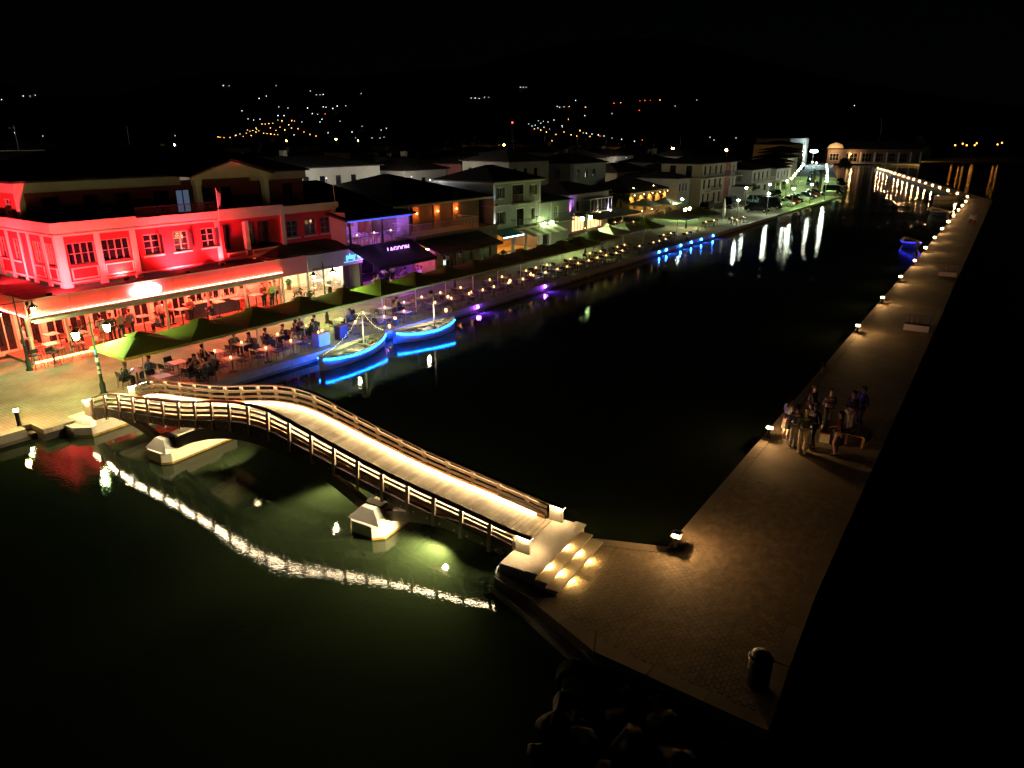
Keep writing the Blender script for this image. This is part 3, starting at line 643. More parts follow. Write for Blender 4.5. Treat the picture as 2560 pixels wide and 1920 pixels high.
street_lamp(14.87, 2.82, "dark lamp post plastered with stickers, two glass lanterns, by the bridge's quay end", kind="glass", ang=R(12), power=820, color=(.70,1,.27))
street_lamp(14.5, 9.7, "two-armed lamp with conical shades in front of the red bar's corner", kind="cone", power=420, h=3.9, color=(.78,1,.42))
street_lamp(30.2, 4.7, "two-armed lamp with conical shades before the bright snack bar", kind="cone", power=820, h=3.95, color=(.6,1,.25))
street_lamp(43.2, 4.6, "unlit two-lantern lamp post among dark parasols before the balcony building", kind="glass", lit=False, h=3.4)
street_lamp(64.2, 4.6, "two-lantern lamp beside the pale green parasols below the grey house", kind="glass", power=900, h=4.5)
street_lamp(66.5, 10.6, "two-lantern lamp close to the grey house's striped awning", kind="glass", power=160, h=3.4, color=(1,.8,.55))
street_lamp(92.5, 5.2, "two-lantern lamp among parasols below the ochre floodlit house", kind="glass", power=260, h=3.2, color=(1,.75,.45))
# stickers on the near post
post0 = [o for o in bpy.data.objects if o.get("label","").startswith("dark lamp post plastered")][0]
for z, h_, mt in ((1.02,.16,"cloth_white"),(1.25,.14,"cloth_white"),(1.6,.2,"bag_white"),(1.95,.28,"cloth_blue")):
    q = MB(); q.lathe([(.083,z),(.081,z+h_)], n=10); q.build("sticker", mt, post0)

# ================================================================ parasols
PG = "square parasols in a row along the quay"
def parasol(i, u, v, label, wu=3.12, wv=3.05, z0=2.2, z1=2.78, mt="canopy", gutter=True, group=PG):
    e = quay_thing("parasol", label, "parasol", u, v, 0, 0, group)
    q = MB(); q.lathe([(.32,0),(.32,.05),(.05,.07),(.04,.08)], n=12); q.build("base", "grey_metal", e)
    q = MB(); q.lathe([(.032,.06),(.032,z1-.05)], n=8); q.build("pole", "pole_white", e)
    a, b = wu/2, wv/2
    # canopy: four panels, each sagging a little between its ribs, with a valance
    q = MB(); n_ = 7; cor = [(-a,-b),(a,-b),(a,b),(-a,b)]
    for k in range(4):
        p0, p1 = cor[k], cor[(k+1)%4]; base = []
        for j in range(n_+1):
            r_ = j/n_
            for i_ in range(n_+1):
                t = i_/n_
                x = (p0[0]*(1-t)+p1[0]*t)*r_; y = (p0[1]*(1-t)+p1[1]*t)*r_
                sag = .10*math.sin(math.pi*t)*r_*r_ ; x *= 1-.035*math.sin(math.pi*t)*r_; y *= 1-.035*math.sin(math.pi*t)*r_
                base.append((x, y, z1+(z0-z1)*r_**.92 - sag*.35 + .03*math.sin(math.pi*t)*math.sin(math.pi*r_)))
        fs = []
        for j in range(n_):
            for i_ in range(n_): c = j*(n_+1)+i_; fs.append((c,c+1,c+n_+2,c+n_+1))
        q.add(base, fs)
    for k in range(4):
        p0, p1 = cor[k], cor[(k+1)%4]; vs = []
        for i_ in range(n_+1):
            t = i_/n_; sg_ = 1-.035*math.sin(math.pi*t); x = (p0[0]*(1-t)+p1[0]*t)*sg_; y = (p0[1]*(1-t)+p1[1]*t)*sg_; zz = z0-.035*math.sin(math.pi*t)
            vs += [(x,y,zz),(x*1.004,y*1.004,zz-.13-.02*math.sin(i_*2.1))]
        q.add(vs, [(2*i_,2*i_+1,2*i_+3,2*i_+2) for i_ in range(n_)])
    can = q.build("canopy", mt, e)
    md = can.modifiers.new("thick","SOLIDIFY"); md.thickness = .012
    q = MB(); t = .30; q.add([(-a*t,-b*t,z1-.06),(a*t,-b*t,z1-.06),(a*t,b*t,z1-.06),(-a*t,b*t,z1-.06),(0,0,z1+.10)], [(0,1,4),(1,2,4),(2,3,4),(3,0,4),(3,2,1,0)]); q.build("vent_cap", mt, e)
    q = MB()
    for cx, cy in cor: q.tube([(0,0,z1-.09),(cx*.97,cy*.97,z0-.03)], .012, 4)
    q.build("ribs", "pole_white", e)
    if gutter:
        q = MB(); q.hexa([(a-.02,-b,z0-.05),(a+.10,-b,z0-.05),(a+.10,b,z0-.05),(a-.02,b,z0-.05),(a-.02,-b,z0-.03),(a+.10,-b,z0-.03),(a+.10,b,z0-.03),(a-.02,b,z0-.03)]); q.build("gutter", "gutter_cloth", e)
    return e
par_u = [16.45+3.2*i for i in range(14)]
plab = {0:"lime green parasol nearest the bridge, lit by the stickered lamp", 3:"bright green parasol in front of the snack bar's lamp"}
for i, u in enumerate(par_u):
    lab = plab.get(i, "dark olive parasol, %s in the row counting from the bridge" % nth(i+1))
    parasol(i, u, 1.85, lab)
for i, (u, v, mt, lab, w_) in enumerate([(62.2,2.6,"canopy","big dark parasol just left of the pale green pair",4.0),(66.3,3.2,"canopy_pale","pale parasol glowing greenish white under the twin lamp",3.4),(69.6,3.1,"canopy_pale","green lit parasol right of the glowing pale one",3.6),(73.6,2.6,"canopy","dark parasol right of the green lit one",3.6),
        (85.0,3.4,"canopy_pale","large tan parasol lit from the ochre house's lamps",4.4),(90.5,2.8,"canopy","large dark parasol farthest along the quay tables",4.4),(98.5,14.2,"canopy_pale","brown lit parasol on the ochre house's terrace",4.0),(102.8,12.8,"canopy_pale","tan parasol beside the green wall past the ochre house",4.0)]):
    parasol(20+i, u, v, lab, w_, w_*.95, 2.25, 3.0, mt, False, "big parasols farther along the quay")
# parasol rolled shut
e = quay_thing("closed_parasol", "tall parasol rolled shut standing near the parked vans", "parasol", 103.5, 4.0)
q = MB(); q.lathe([(.03,0),(.03,.7)], n=8); q.build("pole","pole_white",e); q = MB(); q.lathe([(.06,.7),(.24,.95),(.20,2.0),(.08,3.1),(.02,3.25)], n=9); q.build("canopy","canopy_pale",e,True)
# ================================================================ building kit
def facade(q, x0, y0, dx, dy, L_, z0, z1, ops=(), dep=.14):
    """wall sheet from (x0,y0) along (dx,dy); outward normal is (dy,-dx); ops = (a0,a1,b0,b1) real openings with reveals"""
    xs = sorted({0, L_, *[a for o in ops for a in o[:2]]}); zs = sorted({z0, z1, *[b for o in ops for b in o[2:4]]})
    P = lambda a, z, d_=0.0: (x0+dx*a-dy*d_, y0+dy*a+dx*d_, z)
    for a0, a1 in zip(xs, xs[1:]):
        for b0, b1 in zip(zs, zs[1:]):
            ca, cb = (a0+a1)/2, (b0+b1)/2
            if any(o[0] < ca < o[1] and o[2] < cb < o[3] for o in ops): continue
            q.add([P(a0,b0),P(a1,b0),P(a1,b1),P(a0,b1)], [(0,1,2,3)])
    for a0,a1,b0,b1 in [o[:4] for o in ops]:
        q.add([P(a0,b0),P(a1,b0),P(a1,b1),P(a0,b1),P(a0,b0,dep),P(a1,b0,dep),P(a1,b1,dep),P(a0,b1,dep)], [(0,4,5,1),(1,5,6,2),(2,6,7,3),(3,7,4,0)])
def wbox(q, x0, y0, dx, dy, a0, a1, b0, b1, d0, d1):
    P = lambda a, z, d_: (x0+dx*a-dy*d_, y0+dy*a+dx*d_, z)
    q.hexa([P(a0,b0,d0),P(a1,b0,d0),P(a1,b0,d1),P(a0,b0,d1),P(a0,b1,d0),P(a1,b1,d0),P(a1,b1,d1),P(a0,b1,d1)])
def window(par, side, op, pane="glass", frame="frame_white", bars=(1,1), sill=True, shutters=None, dep=.14, name="window", surround=None):
    x0,y0,dx,dy = side; a0,a1,b0,b1 = op[:4]; t = min(.07, (a1-a0)*.09)
    q = MB()
    wbox(q,x0,y0,dx,dy,a0,a0+t,b0,b1,dep-.06,dep); wbox(q,x0,y0,dx,dy,a1-t,a1,b0,b1,dep-.06,dep)
    wbox(q,x0,y0,dx,dy,a0+t,a1-t,b0,b0+t,dep-.06,dep); wbox(q,x0,y0,dx,dy,a0+t,a1-t,b1-t,b1,dep-.06,dep)
    for i in range(1, bars[0]+1):
        c = a0+(a1-a0)*i/(bars[0]+1); wbox(q,x0,y0,dx,dy,c-t*.45,c+t*.45,b0+t,b1-t,dep-.05,dep)
    for i in range(1, bars[1]+1):
        c = b0+(b1-b0)*i/(bars[1]+1); wbox(q,x0,y0,dx,dy,a0+t,a1-t,c-t*.3,c+t*.3,dep-.045,dep-.005)
    w = q.build(name, frame, par)
    q = MB(); wbox(q,x0,y0,dx,dy,a0,a1,b0,b1,dep-.004,dep+.03); q.build("pane", pane, w)
    if sill:
        q = MB(); wbox(q,x0,y0,dx,dy,a0-.12,a1+.12,b0-.12,b0-.01,-.07,.0); q.build("sill", "trim", w)
    if surround:
        q = MB(); wbox(q,x0,y0,dx,dy,a0-.1,a0,b0,b1+.1,-.03,0); wbox(q,x0,y0,dx,dy,a1,a1+.1,b0,b1+.1,-.03,0); wbox(q,x0,y0,dx,dy,a0,a1,b1,b1+.1,-.03,0); q.build("surround", surround, w)
    if shutters:
        for s0, s1 in ((a0-(a1-a0)*.48,a0-.01),(a1+.01,a1+(a1-a0)*.48)):
            q = MB(); wbox(q,x0,y0,dx,dy,s0,s1,b0,b1,-.06,-.015)
            q.build("shutter", shutters, w)
    return w
def hip(x0, x1, y0, y1, z, h, over=.35, thick=.12):
    q = MB(); a,b,c,d_ = x0-over,x1+over,y0-over,y1+over; m = min((b-a),(d_-c))/2
    if (b-a) >= (d_-c): r0, r1 = (a+m,(c+d_)/2,z+h), (b-m,(c+d_)/2,z+h)
    else: r0, r1 = ((a+b)/2,c+m,z+h), ((a+b)/2,d_-m,z+h)
    vs = [(a,c,z),(b,c,z),(b,d_,z),(a,d_,z),(a,c,z+thick),(b,c,z+thick),(b,d_,z+thick),(a,d_,z+thick),r0,r1]
    fs = [(3,2,1,0),(0,1,5,4),(1,2,6,5),(2,3,7,6),(3,0,4,7)]
    fs += [(4,5,9,8),(5,6,9),(6,7,8,9),(7,4,8)] if (b-a) >= (d_-c) else [(4,5,8),(5,6,9,8),(6,7,9),(7,4,8,9)]
    q.add(vs, fs); return q
def block(e, w, d_, z0, z1, mt, ops_f=(), ops_l=(), name="wall", x=0, y=0, back=True, ops_r=()):
    q = MB(); facade(q,x,y,1,0,w,z0,z1,ops_f); facade(q,x,y+d_,0,-1,d_,z0,z1,ops_l); facade(q,x+w,y,0,1,d_,z0,z1,ops_r)
    if back: facade(q,x+w,y+d_,-1,0,w,z0,z1)
    q.add([(x,y,z1),(x+w,y,z1),(x+w,y+d_,z1),(x,y+d_,z1)], [(0,1,2,3)])
    return q.build(name, mt, e)
FS = lambda x=0, y=0: (x,y,1,0)
def LS(d_, x=0, y=0): return (x,y+d_,0,-1)
def balcony(e, x0, x1, y0, y1, z, h=.95, mt="black_metal", slab="trim", n=None):
    q = MB(); q.box(x0,y0,z-.14,x1,y1,z); b = q.build("balcony", slab, e)
    q = MB(); q.box(x0,y0+.02,z+h-.04,x1,y0+.06,z+h); q.box(x0,y0+.025,z+.06,x1,y0+.055,z+.09)
    n = n or max(4,int((x1-x0)/.14))
    for i in range(n+1):
        c = x0+.02+(x1-x0-.04)*i/n; q.box(c-.009,y0+.03,z,c+.009,y0+.05,z+h-.04)
    for xx in (x0,x1-.04):
        q.box(xx,y0+.06,z+h-.04,xx+.04,y1,z+h)
        for j in range(1,max(2,int((y1-y0)/.16))): c = y0+.06+(y1-y0-.06)*j/max(2,int((y1-y0)/.16)); q.box(xx+.01,c-.008,z,xx+.03,c+.008,z+h-.04)
    q.build("railing", mt, b); return b
def text_mesh(txt, size, extrude, mt, parent, loc, rot, name="lettering", shear=0, space=1.0):
    cu = bpy.data.curves.new(name, 'FONT'); cu.body = txt; cu.size = size; cu.extrude = extrude; cu.align_x = 'CENTER'; cu.align_y = 'CENTER'; cu.shear = shear; cu.space_character = space; cu.resolution_u = 3; cu.offset = size*.006
    tmp = bpy.data.objects.new(name, cu); COL.objects.link(tmp); bpy.context.view_layer.update()
    me = bpy.data.meshes.new_from_object(tmp.evaluated_get(bpy.context.evaluated_depsgraph_get())); COL.objects.unlink(tmp); bpy.data.objects.remove(tmp)
    me.materials.clear(); me.materials.append(M[mt]); o = bpy.data.objects.new(name, me); link(o, parent); o.location = loc; o.rotation_euler = rot
    return o
def floodlight(par, loc, tgt, e, col, cone=100, mt=None, name="floodlight"):
    q = MB(); x,y,z = loc; q.box(x-.12,y-.07,z-.08,x+.12,y+.07,z+.08); f = q.build(name, "black_metal", par)
    dv = (Vector(tgt)-Vector(loc)).normalized(); c = Vector(loc)+dv*.16
    lamp('SPOT', name+"_beam", f, c, e, col, .08, tgt, cone, .7)
    if mt: q = MB(); q.ball(tuple(Vector(loc)+dv*.11), .055, 8, 4); q.build("lens", mt, f)
    return f

# ================================================================ the red corner bar
rb = quay_thing("corner_building", "red corner building with pale trim, bar terrace below and pedimented top floor", "building", 18.4, 13.0)
fo = [(.5,2.05,4.5,5.78),(2.4,4.1,4.5,5.78),(4.95,6.05,4.52,5.8),(6.9,7.98,4.52,5.8),(8.85,9.88,4.55,5.8),(15.75,16.8,4.45,5.68),(17.4,18.5,4.45,5.68),(18.95,19.95,4.45,5.68)]
lo = [(.4,1.3,4.4,5.7),(2.3,3.2,4.4,5.7),(4.9,6.2,4.45,5.75),(6.5,7.7,4.45,5.75)]     # a runs from the back to the front corner
loggia = (10.5,15.3,3.95,5.95)
q = MB(); facade(q,0,0,1,0,20.5,3.4,6.3,fo+[loggia],.16); facade(q,0,8.3,0,-1,8.3,3.4,6.3,lo,.16); facade(q,20.5,0,0,1,11,3.4,6.3); q.add([(0,0,6.3),(20.5,0,6.3),(20.5,11,6.3),(0,11,6.3)],[(0,1,2,3)])
q.box(10.4,1.3,3.5,15.4,1.36,6.25); q.box(10.45,.16,3.4,10.5,1.3,6.25); q.box(15.3,.16,3.4,15.35,1.3,6.25); q.build("first_floor_wall", "red_render", rb)
F_ = FS(); Lf = LS(8.3)
for i, op in enumerate(fo):
    if i < 2: window(rb, F_, op, "glass", "frame_dim", (3,1), False, dep=.16)
    else: window(rb, F_, op, "glass", "frame_dim" if i > 4 else "curtain", (1,2), True, dep=.16)
for i, op in enumerate(lo): window(rb, Lf, op, "glass", "curtain", (1,2) if i < 2 else (3,1), i < 2, dep=.16)
# open casement shutters beside the square windows
for a in (4.97,6.92,8.87): q = MB(); q.box(a+1.03,-.34,4.55,a+1.07,-.01,5.76); q.build("shutter", "shutter", rb)
for x_ in (0.0,2.08,4.2,9.95,15.3,20.2):
    w_ = .36 if x_ in (0.0,) else .30
    q = MB(); q.box(x_-.04,-.07,3.36,x_+w_,-.003,6.2); q.box(x_-.10,-.10,3.25,x_+w_+.06,-.003,3.45); q.build("pilaster", "trim", rb)
for y_ in (7.9,6.25,4.45,3.3,1.5,.0):
    yy = y_; q = MB(); q.box(-.07,yy,3.36,-.003,yy+.30,6.2); q.box(-.10,yy-.05,3.25,-.003,yy+.35,3.45); q.build("pilaster", "trim", rb)
q = MB(); q.box(-.16,-.14,6.18,9.99,-.075,6.30); q.box(9.99,-.10,6.18,20.55,-.075,6.30); q.box(-.16,-.075,6.18,-.075,8.3,6.30); q.build("cornice", "trim", rb)
q = MB(); q.box(-.12,-.11,3.50,20.5,-.072,3.60); q.box(-.11,-.07,3.50,-.072,8.3,3.60); q.build("string_course", "trim", rb)
q = MB(); q.box(-.30,-.28,6.40,4.6,-.10,6.98); q.box(-.30,-.10,6.40,-.12,8.3,6.98); q.box(4.6,-.22,6.40,10.2,-.10,6.85); q.box(10.2,-.28,6.36,15.4,-.10,6.92); q.box(15.4,-.22,6.30,20.7,-.06,6.75)
q.box(-.12,-.10,6.31,20.6,11,6.40); q.build("parapet", "trim", rb)
def panel(a0,a1,b0,b1,side=F_):
    q = MB(); x0,y0,dx,dy = side
    for (c0,c1,e0,e1) in ((a0,a1,b0,b0+.07),(a0,a1,b1-.07,b1),(a0,a0+.07,b0+.07,b1-.07),(a1-.07,a1,b0+.07,b1-.07)): wbox(q,x0,y0,dx,dy,c0,c1,e0,e1,-.05,-.004)
    q.build("panel_frame", "trim", rb)
for a0,a1 in ((.5,2.0),(2.42,4.12)): panel(a0,a1,3.68,4.36)
for a0,a1 in ((4.85,6.15),(6.45,7.75)): panel(a0,a1,3.68,4.36,Lf)
q = MB(); q.box(10.5,-.06,3.55,15.3,.10,4.0); q.build("loggia_parapet","red_render",rb)
for a0,a1 in ((10.6,12.15),(12.6,15.2)):
    q = MB()
    for (c0,c1,e0,e1) in ((a0,a1,3.6,3.67),(a0,a1,3.90,3.97),(a0,a0+.07,3.67,3.9),(a1-.07,a1,3.67,3.9)): q.box(c0,-.1,e0,c1,-.062,e1)
    q.build("panel_frame","trim",rb)
q = MB(); q.box(12.2,-.04,3.4,12.52,.26,6.0); q.build("loggia_column","trim",rb)
for a0 in (10.9,13.0,14.2): window(rb, (0,1.3,1,0), (a0,a0+.85,4.0,5.7), "glass","shutter",(1,1),False,dep=-.01,name="loggia_door")
# top floor, set back
fo3 = [(1.2,2.2,6.5,8.1),(3.6,4.5,6.5,8.1),(5.6,6.5,6.5,8.1),(8.1,9.2,6.5,8.1),(9.7,10.8,6.5,8.1),(11.6,12.4,6.5,8.1),(13.2,14.0,6.5,8.1),(16.5,17.4,6.5,8.1),(18.6,19.5,6.5,8.1)]
q = MB(); facade(q,0,3.7,1,0,20.6,6.4,8.7,fo3); facade(q,0,11,0,-1,7.3,6.4,8.7,[(5.2,6.1,7.0,8.05)]); facade(q,20.6,3.7,0,1,7.3,6.4,8.7); q.build("top_floor_wall","dark_and_shaded_red",rb)  # same red paint as the floor below; its unlit look is in the colour
for i, op in enumerate(fo3): window(rb, FS(0,3.7), op, "window_glow" if i == 4 else "glass", "shutter", (1,0), False, name="balcony_door")
window(rb, LS(7.3,0,3.7), (5.2,6.1,7.0,8.05), "glass","frame_white",(1,2),True)
for bx in ((-.22,3.45,8.42,10.0,3.69,8.98),(15.6,3.45,8.42,20.8,3.69,8.98),(-.22,3.69,8.42,-.003,11,8.98)): q = MB(); q.box(*bx); q.build("top_cornice","trim",rb)
for bx in ((-.06,3.62,6.4,.3,3.698,8.42),(-.06,3.70,6.4,-.003,4.1,8.42)): q = MB(); q.box(*bx); q.build("corner_pilaster","trim",rb)
hip(0,20.6,3.7,13.5,8.99,1.9,.45).build("roof","roof_tile",rb)
# pediment on two square columns
for x_ in (9.75,15.1):
    q = MB(); q.box(x_-.2,.95,6.4,x_+.2,1.35,8.85); q.box(x_-.25,.9,8.5,x_+.25,1.4,8.85); q.build("pediment_column","trim",rb)
q = MB(); q.slab([(9.3,8.85),(15.6,8.85),(15.6,9.02),(12.45,9.95),(9.3,9.02)],'y',.85,1.2); pd = q.build("pediment","trim",rb)
q = MB(); q.add([(9.1,.7,9.02),(12.45,.7,10.03),(15.8,.7,9.02),(9.1,6.5,9.02),(12.45,6.5,10.03),(15.8,6.5,9.02),(9.1,.7,9.1),(12.45,.7,10.12),(15.8,.7,9.1),(9.1,6.5,9.1),(12.45,6.5,10.12),(15.8,6.5,9.1)],[(6,7,10,9),(7,8,11,10),(0,1,7,6),(1,2,8,7),(0,3,4,1),(1,4,5,2)]); q.build("roof","roof_tile",pd)
q = MB()
for i in range(60): q.box(4.7+i*.09,-.17,6.85,4.712+i*.09,-.15,7.45)
q.box(4.65,-.18,7.43,10.1,-.14,7.47); q.build("terrace_railing","black_metal",rb)
q = MB(); q.tube([(10.25,-.2,6.2),(10.15,-.35,8.35)],.025,6); fl = q.build("flagpole","pole_white",rb)
q = MB(); q.add([(10.16,-.36,8.2),(10.45,-.40,7.9),(10.30,-.36,7.1),(10.18,-.32,7.35),(10.16,-.34,8.2),(10.42,-.34,7.88),(10.28,-.31,7.1)],[(0,1,2,3)]); q.build("flag","flag_cloth",fl)
q = MB(); q.tube([(20.55,-.05,6.2),(20.45,-.05,8.3)],.03,6); q.build("mast","pole_white",rb)
# ground floor behind the terrace: piers and glazed doors
go = [(i*1.28+.25-4.0, i*1.28+1.25-4.0, .18, 2.45) for i in range(13)]
go = [(a+4.0,b+4.0,c,d_) for a,b,c,d_ in go]
q = MB(); facade(q,-4.0,.6,1,0,17.2,0,3.3,go); facade(q,-4.0,9,0,-1,8.4,0,3.3); q.build("ground_floor_wall","trim",rb)
for i, op in enumerate(go): window(rb, (-4.0,.6,1,0), op, "glass", "frame_white", (1,0), False, name="terrace_door")
# canopy roof, fascia and its light line
q = MB(); q.hexa([(-3.1,-2.6,3.05),(12.8,-2.6,3.05),(12.8,.55,3.12),(-3.1,.55,3.12),(-3.1,-2.6,3.17),(12.8,-2.6,3.17),(12.8,.55,3.30),(-3.1,.55,3.30)]); q.hexa([(-3.1,.6,3.05),(-.2,.6,3.05),(-.2,8.5,3.05),(-3.1,8.5,3.05),(-3.1,.6,3.17),(-.2,.6,3.28),(-.2,8.5,3.28),(-3.1,8.5,3.17)]); cano = q.build("terrace_roof","awning_brown",rb)
for i in range(8):
    a = -3.05+i*1.985; q = MB(); q.box(a+.012,-2.72,2.62,a+1.973,-2.66,3.46); q.build("fascia_panel","fascia",rb)
for i in range(5):
    a = -2.6+i*2.0; q = MB(); q.box(-3.22,a+.012,2.62,-3.16,a+1.985,3.46); q.build("fascia_panel","fascia",rb)
q = MB(); q.box(-3.24,-2.74,3.462,12.86,-2.62,3.52); q.box(-3.24,-2.62,3.462,-3.14,7.4,3.52); q.build("fascia_cap","trim",rb)
q = MB(); q.box(-3.20,-2.86,2.56,12.86,-2.62,2.585); q.box(-3.34,-2.86,2.56,-3.20,7.4,2.585); q.build("light_shelf","fascia",rb)
q = MB(); q.box(-3.1,-2.80,2.59,12.84,-2.765,2.612); q.box(-3.28,-2.6,2.59,-3.245,7.3,2.612); q.build("light_line","led_fascia",rb)
q = MB(); q.hexa([(-3.1,-2.70,2.30),(12.8,-2.70,2.30),(12.8,-2.45,2.40),(-3.1,-2.45,2.40),(-3.1,-2.66,2.50),(12.8,-2.66,2.50),(12.8,-2.42,2.55),(-3.1,-2.42,2.55)]); q.box(-3.0,-2.78,2.20,12.8,-2.70,2.32); q.build("awning_box","chair_cream",rb)
for x_ in (-3.0,-1.1,1.8,4.7,7.6,10.4,12.7):
    q = MB(); q.box(x_-.07,-1.9,.1,x_+.07,-1.76,3.06); q.build("terrace_post","trim",rb)
q = MB(); q.box(-3.5,-2.45,-.1,12.8,.6,.14); q.build("terrace_floor","floor_tile",rb)
for i in range(14):
    a = -3.3+i*.36; q = MB(); q.box(a+.02,-2.475,.03,a+.33,-2.452,.125); q.build("floor_light","led_floor",rb)
# illuminated sign on the fascia
sg_ = quay_thing("bar_sign", "overexposed white glowing sign on the red bar's fascia", "sign", 21.5, 10.2, 2.78)
q = MB()
for x_, z_, a_, b_ in ((-.72,.22,.20,.24),(-.42,.18,.26,.22),(-.1,.2,.3,.26),(.25,.22,.3,.27),(.58,.25,.26,.3),(.78,.2,.16,.22)):
    q.slab([(x_+a_*math.cos(k*math.pi/5), z_+b_*math.sin(k*math.pi/5)) for k in range(10)],'y',-.09-abs(x_)*.012,-.05)
q.build("letters","sign_white",sg_)
q = MB(); q.slab([(-.55,.50),(.42,.50),(.50,.56),(.42,.62),(-.55,.62),(-.62,.56)],'y',-.09,-.05); q.build("top_bar","sign_white",sg_)
# red floodlights standing on the terrace roof
for x_, y_, tx, tz, e_, cone in ((-1.6,-1.7,1.2,5.2,6500,120),(3.1,-.75,3.2,4.6,1500,130),(6.6,-1.6,7.0,5.0,5600,120),(9.6,-.8,10.0,4.8,1200,120)):
    floodlight(rb,(x_,y_,3.42),(tx,0,tz),e_,(1,.04,.06),cone)
floodlight(rb,(-2.4,4.6,3.42),(0,5.2,5.6),5600,(1,.04,.06),140)
floodlight(rb,(3.3,-.45,3.42),(3.3,.1,4.4),60,(1,.75,.3),110)
# red strip lamps under the terrace roof
for x_ in (-2.0,1.6,5.2,8.6,11.6):
    q = MB(); q.box(x_-.5,-1.14,2.36,x_+.5,-1.06,2.40); t_ = q.build("pendant_lamp","led_floor",rb); t_.hide_render = False
    lamp('POINT',"ceiling_lamp_light",t_,(x_,-1.1,2.25),1150,(1,.045,.03),.15)
lamp('POINT',"bar_back_light",cano,(7.6,.1,2.4),70,(1,.72,.38),.1); lamp('POINT',"bar_back_light",cano,(3.6,.1,2.5),45,(1,.72,.38),.1); lamp('POINT',"bar_back_light",cano,(-1.2,.1,2.5),40,(1,.75,.4),.1); lamp('POINT',"bar_back_light",cano,(11.3,.0,2.5),120,(1,.55,.3),.1)

# ================================================================ the snack bar next door
pb = quay_thing("snack_bar", "low shop with brightly lit cream interior and grey fascia", "shop", 31.7, 11.0)
q = MB(); q.box(0,4.6,0,7.7,4.7,3.0); q.box(0,0.3,0,.1,4.6,3.0); q.box(7.6,.05,0,7.7,4.6,3.0); q.build("wall","shop_cream",pb)
q = MB(); q.box(0,.0,-.1,7.7,4.7,.1); q.build("floor","floor_tile",pb)
q = MB(); q.box(0,.0,3.0,7.7,9,3.12); q.build("ceiling","shop_cream",pb)
q = MB(); q.box(2.35,-.12,2.12,7.75,0,3.32); q.build("fascia","render_grey",pb); q = MB(); q.box(-.2,-.12,2.12,2.3,0,3.38); q.build("fascia","fascia",pb)
hip(0,7.7,.3,9,3.35,1.3,.2).build("roof","roof_tile",pb)
for x_ in (.05,2.3,7.6): q = MB(); q.box(x_-.08,-.05,.1,x_+.08,.08,2.2); q.build("column","render_white" if x_ < 3 else "black_metal",pb)
for x_ in (1.2,3.8,5.8): q = MB(); q.box(x_-.6,1.5,2.94,x_+.6,1.6,2.985); q.build("ceiling_lamp","shop_tube",pb); lamp('POINT',"ceiling_lamp_light",pb,(x_,1.9,2.6),520,(1,.82,.46),.2)
q = MB(); q.box(5.0,4.3,.1,7.4,4.58,1.3); q.build("counter","chair_cream",pb); q = MB(); q.box(4.3,4.5,1.2,4.7,4.58,2.3); q.build("menu_board","wood_yellow",pb)
mural = quay_thing("wall_mural","swirl of green, yellow and red arcs on the snack bar wall","mural",34.0,15.45,1.55)
for k,(r_,mt,a0,a1) in enumerate(((.75,"cloth_lime",100,250),(.6,"leaf",110,270),(.48,"wood_yellow",90,250),(.75,"chair_red",10,95),(.6,"fascia",-10,85),(.62,"cloth_blue",280,350))):
    q = MB(); n_ = 10; vs = []
    for j in range(n_+1):
        a = R(a0+(a1-a0)*j/n_); vs += [(r_*math.cos(a),0,r_*math.sin(a)),((r_-.1*math.sin(math.pi*j/n_)-.01)*math.cos(a),0,(r_-.1*math.sin(math.pi*j/n_)-.01)*math.sin(a)),(r_*math.cos(a),.03,r_*math.sin(a)),((r_-.1*math.sin(math.pi*j/n_)-.01)*math.cos(a),.03,(r_-.1*math.sin(math.pi*j/n_)-.01)*math.sin(a))]
    q.add(vs,[f for j in range(n_) for f in ((j*4,j*4+1,j*4+5,j*4+4),(j*4+2,j*4+6,j*4+7,j*4+3),(j*4,j*4+4,j*4+6,j*4+2),(j*4+1,j*4+3,j*4+7,j*4+5))]); q.build("arc",mt,mural)
ps = quay_thing("play_sign","blue neon sign reading play with a round emblem","sign",38.45,10.8,2.75)
text_mesh("play",.62,.015,"neon_blue",ps,(-.25,0,.02),(R(90),0,0))
q = MB(); q.slab([(.66+.27*math.cos(k*math.pi/9),.06+.27*math.sin(k*math.pi/9)) for k in range(18)],'y',-.02,.02); q.build("emblem","neon_blue",ps)
for (x_,z_,r_,mt) in ((.60,.12,.11,"neon_white"),(.74,-.03,.09,"neon_white"),(.78,.16,.07,"neon_orange"),(.56,-.06,.05,"neon_orange")):
    q = MB(); q.slab([(x_+r_*math.cos(k*math.pi/6),z_+r_*math.sin(k*math.pi/6)) for k in range(12)],'y',-.04,-.022); q.build("emblem_dot",mt,ps)
q = MB(); q.box(-1.0,-.03,-.38,1.0,.01,-.35); q.build("underline","neon_blue",ps)

# ================================================================ the purple-lit lounge
lg = quay_thing("lounge_building", "dark lounge with purple lit upper loggia and black awning", "building", 38.4, 11.0)
q = MB(); q.box(-.1,0,3.18,7.0,4.8,3.38); q.build("upper_floor","floor_tile",lg)
q = MB(); q.box(-.1,4.7,0,7.0,4.8,6.0); q.box(-.1,.3,3.38,0,4.7,6.0); q.box(6.9,.1,0,7.0,4.7,6.0); q.box(-.1,.3,0,0,4.7,3.18); q.build("wall","render_lilac",lg)
q = MB(); q.hexa([(-.6,-.3,5.42),(7.4,-.3,5.42),(7.4,12,7.6),(-.6,12,7.6),(-.6,-.3,5.55),(7.4,-.3,5.55),(7.4,12,7.75),(-.6,12,7.75)]); q.build("roof","roof_tile",lg)
for x_ in (.1,3.55,6.85): q = MB(); q.box(x_-.07,-.02,3.38,x_+.07,.1,5.45); q.build("column","hull_dark",lg)
